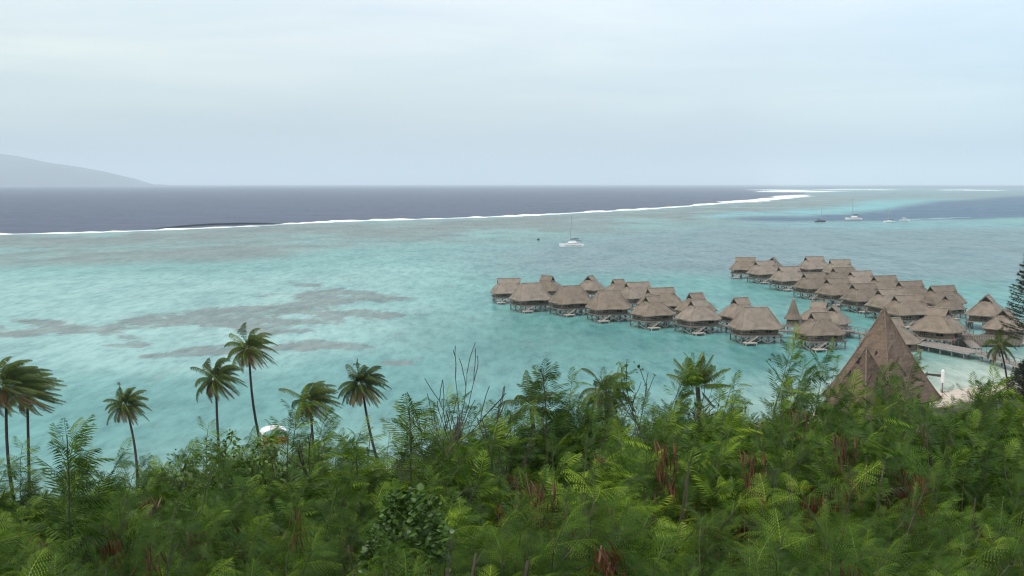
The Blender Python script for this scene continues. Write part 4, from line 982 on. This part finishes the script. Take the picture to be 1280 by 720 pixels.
# ------------------------------------------------------------------ creeper with round leaves
def creeper():
    q = P(508, 616, 9.3); g_ = ghs(q.x, q.y); rng = np.random.default_rng(8); r = empty('creeper_bush', (q.x, q.y, g_)); H = q.z-g_
    wd = MB()
    for k in range(7):
        a = k*.9; wd.tube([(0,0,-.2), (math.cos(a)*.25, math.sin(a)*.25, H*.5), (math.cos(a)*.6, math.sin(a)*.5, H*.9)], .03, 5, .01, cap=False)
    part('stem', wd.mesh('stem'), M['bark'], r)
    n_ = 2000; th_ = rng.random(n_)*6.28; ph = rng.random(n_)**.7; rad = .72+.28*rng.random(n_)
    pos = np.stack([np.cos(th_)*np.sin(ph*1.9)*(.33+.09*np.sin(th_*3+ph*4))*rad, np.sin(th_)*np.sin(ph*1.9)*.36*rad, H-.45+np.cos(ph*1.9)*.45*rad+.08*np.sin(th_*5)], 1)
    pos[:, 2] -= (rng.random(n_) < .35)*rng.random(n_)*.9
    d = norm(pos-np.array([0,0,H-.75]))+np.array([.25,-.2,-.55])+rng.normal(0,.3,(n_,3))
    v = [(0,0,0)]+[(.5+.5*math.cos(a), .46*math.sin(a)*(1+.25*math.cos(a)*-1), -.10*abs(math.sin(a))-.12*(.5+.5*math.cos(a))**2) for a in np.linspace(-math.pi*.82, math.pi*.82, 9)]
    v = np.array(v); t_ = np.array([(0,i,i+1) for i in range(1,9)]); kk = np.full(len(v), .5)
    part('crown', scatter([(v,t_,kk)], pos, d, rng.random(n_)**2*.045+.028, rng.normal(0,.7,n_), rng.random(n_)*.5, rng, 'crown', .6), M['round'], r)
    tag(r, 'shrub smothered by a creeper with round overlapping leaves, left of centre near the bottom', 'shrub')
creeper()

# ------------------------------------------------------------------ undergrowth on the slope
def undergrowth():
    rng = np.random.default_rng(9); n1_, n2_ = 9000, 16000
    y = np.concatenate([rng.uniform(6.0, 34, n1_), rng.uniform(30, 210, n2_)]); xw = np.concatenate([rng.uniform(-1,1,n1_)*(6+y[:n1_]*.75), rng.uniform(-1,1,n2_)*(12+y[n1_:]*.62)])
    z = ground(xw, y); e = shore(xw)-y; ok = (z > 1.2) & (e > 16); far = y > 34
    hgt = np.where(far, rng.random(len(y))**1.3*3.2, .1+rng.random(len(y))**1.4*np.clip((y-5)*.2,.3,2.0)); sc = np.where(far, 1.0+rng.random(len(y))*1.0, .30+.2*rng.random(len(y)))
    pos = np.stack([xw, y, z+hgt], 1)[ok]; d = (rng.normal(0,1,(len(y),3))+np.array([.4,-.3,.35]))[ok]
    me_ = scatter(TC, pos, d, sc[ok], rng.normal(0,.6,ok.sum()), rng.random(ok.sum())*.5, rng, 'undergrowth', .6)
    tag(link('undergrowth', me_, M['under']), 'dense dark undergrowth of ferny shoots covering the slope between the trees', 'undergrowth', kind='stuff')
undergrowth()

# ------------------------------------------------------------------ coconut palms
def palm_meshes(seed, Lf, n=20, wind=.9, droop=.8, n_dry=4, upright=0.0):
    rng = np.random.default_rng(seed)
    def fronds(nn, elr, kk, dry=False):
        V, Q, K = [], [], []
        for f in range(nn):
            az_ = f*2.39996+rng.random()*.5; el_ = elr[0]+(elr[1]-elr[0])*((f+.5)/nn)+rng.normal(0,.1)
            d = np.array([math.cos(az_)*math.cos(el_), math.sin(az_)*math.cos(el_), math.sin(el_)]); p = np.array([0,0,0.])+d*.15
            ln = Lf*(.82+.3*rng.random())*(.85 if dry else 1); n_ = 16; ds = ln/n_; pts = [p]; ds_ = []
            for k in range(n_):
                u = k/n_; d = d+WIND*wind*.11*(.4+u)+np.array([0,0,-droop*.14*(.25+u)])+rng.normal(0,.012,3); d /= np.linalg.norm(d); p = p+d*ds; pts.append(p); ds_.append(d)
            tb = rng.random()*.35+kk
            for k in range(n_):
                d = ds_[k]; side = norm(np.cross(d, [0,0,1.])+1e-6); up = np.cross(side, d); i = len(V); w_ = .05*(1-k/n_)+.012
                V += [pts[k]-side*w_, pts[k]+side*w_, pts[k+1]-side*w_*.9, pts[k+1]+side*w_*.9]; Q += [(i,i+1,i+3,i+2)]; K += [min(1,tb+.45)]*4
                for m_ in range(4):
                    u = (k+m_/4)/n_
                    if u < .12: continue
                    c = pts[k]+(pts[k+1]-pts[k])*m_/4; ll = Lf*.24*math.sin(math.pi*min(1,.18+.78*u))**.7*(.8+.35*rng.random())
                    for s2 in (-1,1):
                        v = side*s2*.75+d*.62+up*(.05)+np.array([0,0,-.45-.3*rng.random()])+WIND*wind*.45; v = norm(v)
                        mid = c+v*ll*.55; tip = c+norm(v+np.array([0,0,-.45])+WIND*wind*.25)*ll; wv = norm(np.cross(v, up)+1e-6)*0+d*(.024*Lf/3); i = len(V)
                        V += [c-wv*.6, c+wv*.6, mid+wv, mid-wv, tip]; Q += [(i,i+1,i+2,i+3),(i+3,i+2,i+4,i+4)]; K += [tb,tb,tb+.08,tb+.08,tb+.2]
        Vn = np.array(V); Qn = np.array(Q); tri = Qn[Qn[:,2] == Qn[:,3]][:, :3]; tri2 = Qn[(Qn[:,2] != Qn[:,3])]
        tr = Qn[Qn[:,3] == Qn[:,2]][:, [0,1,2]]
        return mesh_np('crown', Vn, tri2, tr, tint=np.clip(K,0,1))
    cr = fronds(n, (-.35+upright*.5, 1.35), .10); dr = fronds(n_dry, (-.9,-.4), .2, True) if n_dry else None
    nt_ = MB()
    for k in range(7):
        a = k*.9; c = Vector((math.cos(a)*.26, math.sin(a)*.26, -.28-.1*(k%2))); nt_.rings([[(c.x+q[0], c.y+q[1], c.z+q[2]) for q in sup(.13*math.sin(b_)+.005,.13*math.sin(b_)+.005,-.15*math.cos(b_),8,2)] for b_ in np.linspace(.1,3.04,6)], cap0=True, cap1=True)
    return cr, dr, nt_.mesh('coconuts', True)
def palm(px, py, D, bpx, Lf_, label, seed, wind=.9, droop=.8, group='windblown coconut palms along the shore', n=32, n_dry=11, rad=.17, upright=0.0, mat=None, bow=.4):
    Lf = Lf_*1.16
    c = P(px, py, D); b0 = P(bpx, py+40, D-.5); g_ = ghs(b0.x, b0.y); r = empty('coconut_palm', (b0.x, b0.y, g_)); top = Vector((c.x-b0.x, c.y-b0.y, c.z-g_))
    pts = [Vector((0,0,-.6))]; 
    for k in range(1, 11):
        u = k/10; pts.append(Vector((top.x*u+bow*math.sin(u*math.pi), top.y*u, top.z*u)))
    tk = MB(); tk.tube(pts, [rad*1.7, rad*1.15]+[rad*(1.05-.04*k) for k in range(9)], 8); part('trunk', tk.mesh('trunk', True), M['palmbark'], r)
    cr, dr, nt_ = palm_meshes(seed, Lf, n, wind, droop, n_dry, upright); part('crown', cr, mat or M['palm'], r, top)
    if dr: part('dry_fronds', dr, M['dry'], r, top)
    if D > 90: part('coconuts', nt_, M['orange'] if seed % 2 else M['bark'], r, top)
    return tag(r, label, 'palm tree', group)
palm(8, 482, 100, 27, 3.4, 'windblown coconut palm with huge ragged crown at the far left edge', 31, wind=1.5, droop=.55, n=26, bow=-.7)
palm(34, 492, 108, 32, 3.1, 'windblown coconut palm with straight thin trunk, second from the left', 32, wind=1.5, droop=.6, n=24, bow=0)
palm(157, 506, 135, 170, 2.7, 'small lone coconut palm with short slanting trunk, third from the left', 33, wind=.5, droop=.95)
palm(270, 474, 125, 277, 3.0, 'shorter coconut palm of the close pair, its crown streaming to the right', 34, wind=.95, droop=1.0, bow=-.2)
palm(311, 436, 128, 340, 3.0, 'tallest coconut palm on a long leaning trunk, beside the white beach shelter', 35, wind=.8, droop=1.1, bow=-.7)
palm(388, 502, 122, 400, 3.1, 'bushy windblown coconut palm right of the white beach shelter', 36, wind=1.1, droop=.9, bow=-.2)
palm(452, 480, 130, 480, 3.1, 'open-crowned coconut palm with thin trunk slanting right, rightmost of the lagoon palms', 37, wind=.45, droop=.95, bow=-.3)
palm(1250, 432, 168, 1262, 3.0, 'dark drooping coconut palm standing on the beach at right', 38, wind=.4, droop=1.4, n=13, n_dry=5, rad=.16)
palm(757, 490, 62, 760, 1.6, 'small rounded palm top with dry hanging stems, left of the sparse twisted shrub', 39, wind=.5, droop=1.3, n=22, group='low palms behind the thicket')
palm(872, 484, 60, 880, 1.6, 'low palm with upright feathery fronds, left of the reddish-brown treetop', 40, wind=.1, droop=.28, n=16, n_dry=2, group='low palms behind the thicket', upright=1.2)
palm(664, 508, 66, 672, 1.9, 'low palm whose fronds arch left out of the thicket skyline at centre', 41, wind=.2, droop=1.0, n=16, n_dry=0, group='low palms behind the thicket')

# ------------------------------------------------------------------ bare and sparse shrubs
def branching(px, py, D, depth, label, mat, seed, leaves=0, name='bare_tree', spread=.45, lean=0.0, dark=False, nstem=3, group=None):
    q = P(px, py, D); g_ = ghs(q.x, q.y); r = empty(name, (q.x, q.y, g_)); H = q.z-g_; rng = np.random.default_rng(seed); wd = MB(); tips = []
    def rec(p, d, ln, rad, k):
        pts = [p]; dd = d
        for _ in range(4): dd = norm(dd+rng.normal(0,.11,3)+np.array([lean*.05,0,.05])); p = p+dd*ln/4; pts.append(p)
        wd.tube([Vector(x) for x in pts], max(rad,.008), 5, max(.007,rad*.6), cap=False); tips.extend(pts[2:] if k < 2 else [])
        if k <= 0: return
        for _ in range(2 if rng.random() < .6 else 3): rec(pts[-1-int(rng.random()*2)], norm(dd+rng.normal(0,spread,3)+np.array([0,0,.15])), ln*(.50+.20*rng.random()), rad*.58, k-1)
    for s_ in range(nstem): rec(np.array([rng.normal(0,.2),0,-.2]), norm(np.array([rng.normal(0,.12),rng.normal(0,.1),1.])), H*(.50 if leaves else .46), .03, depth)
    kk_ = min(1.0, H/max(v_[2] for v_ in wd.v)); r.scale = (kk_, kk_, kk_)
    part('trunk', wd.mesh('trunk'), mat, r)
    if leaves:
        t_ = np.array(tips); sel = rng.integers(0, len(t_), leaves); pos = t_[sel]+rng.normal(0,.07,(leaves,3))
        v = np.array([(0,0,0),(.5,.3,.02),(.5,-.3,.02),(1,0,-.15)]); part('crown', scatter([(v, np.array([(0,2,1),(1,2,3)]), np.full(4,.4))], pos, rng.normal(0,1,(leaves,3)), rng.random(leaves)*.06+.07, rng.normal(0,1,leaves), rng.random(leaves)*.6, rng, 'crown'), M['round'], r)
    return tag(r, label, 'tree' if leaves else 'bare tree', group)
branching(592, 456, 17, 4, 'bare dark forked branches rising above the thicket against the lagoon', M['deadbark'], 51, spread=.34, nstem=1)
branching(612, 472, 17.5, 4, 'thin upright bare stems just right of the forked bare branches', M['deadbark'], 52, spread=.16, nstem=2)
branching(560, 502, 16.5, 5, 'low fan of fine bare twigs left of the forked bare branches', M['palebark'], 53, spread=.36, nstem=2)
branching(800, 445, 20, 4, 'sparse twisted shrub with few leaves on crooked branches above the skyline', M['deadbark'], 54, leaves=260, name='sparse_shrub', spread=.6)
branching(1022, 462, 24, 3, 'small dark-leaved treetop left of the pyramid roof, close to the water', M['deadbark'], 55, leaves=300, name='sparse_shrub', spread=.5)
branching(225, 552, 18, 4, 'grey-green small-leaved shrub on the skyline left of the close palm pair', M['palebark'], 56, leaves=2600, name='small_leaved_shrub', spread=.42, nstem=4)
branching(336, 530, 17, 4, 'few thin bare twigs beside the beach shelter gap', M['deadbark'], 57, spread=.15, nstem=1)

# ------------------------------------------------------------------ conifer at the right edge
def conifer(px, py, D, label, Hc, seed, wid):
    q = P(px, py, D); g_ = ghs(q.x, q.y); r = empty('ironwood_tree', (q.x, q.y, g_)); H = q.z-g_; rng = np.random.default_rng(seed)
    tk = MB(); tk.tube([(0,0,-.5),(.1,0,H*.5),(0,0,H)], .32, 8, .04); tk_b = []
    V, Q, K = [], [], []
    n_ = 120
    for k in range(n_):
        u = k/n_; z = H-Hc*u**.9; az_ = k*2.4+rng.random(); ln = wid*(.15+.85*min(1,u*1.6))*(.7+.5*rng.random()); p = np.array([0,0,z]); d = norm(np.array([math.cos(az_), math.sin(az_), .15]))
        tk.tube([Vector(p), Vector(p+d*ln*.5), Vector(p+d*ln+np.array([0,0,.25*ln*.5]))], .05, 4, .012, cap=False)
        for m_ in range(90):
            s_ = rng.random()**.6; c = p+d*ln*s_+np.array([0,0,.25*ln*.5*s_*s_]); v = norm(d*.8+rng.normal(0,.45,3)+np.array([.15,0,-.25])); l_ = .35+.35*rng.random(); sd_ = norm(np.cross(v, rng.normal(0,1,3)))*.035
            i = len(V); V += [c-sd_, c+sd_, c+v*l_]; Q.append((i,i+1,i+2)); K += [rng.random()]*3
    part('trunk', tk.mesh('trunk'), M['bark'], r); part('crown', mesh_np('crown', V, tris=Q, tint=K), M['casu'], r)
    return tag(r, label, 'tree')
conifer(1287, 318, 165, 'tall dark conifer with tufted side branches cut by the right edge', 13, 61, 3.2)
conifer(1283, 452, 160, 'low dark shaggy tree at the right edge below the tall conifer', 6, 62, 3.0)
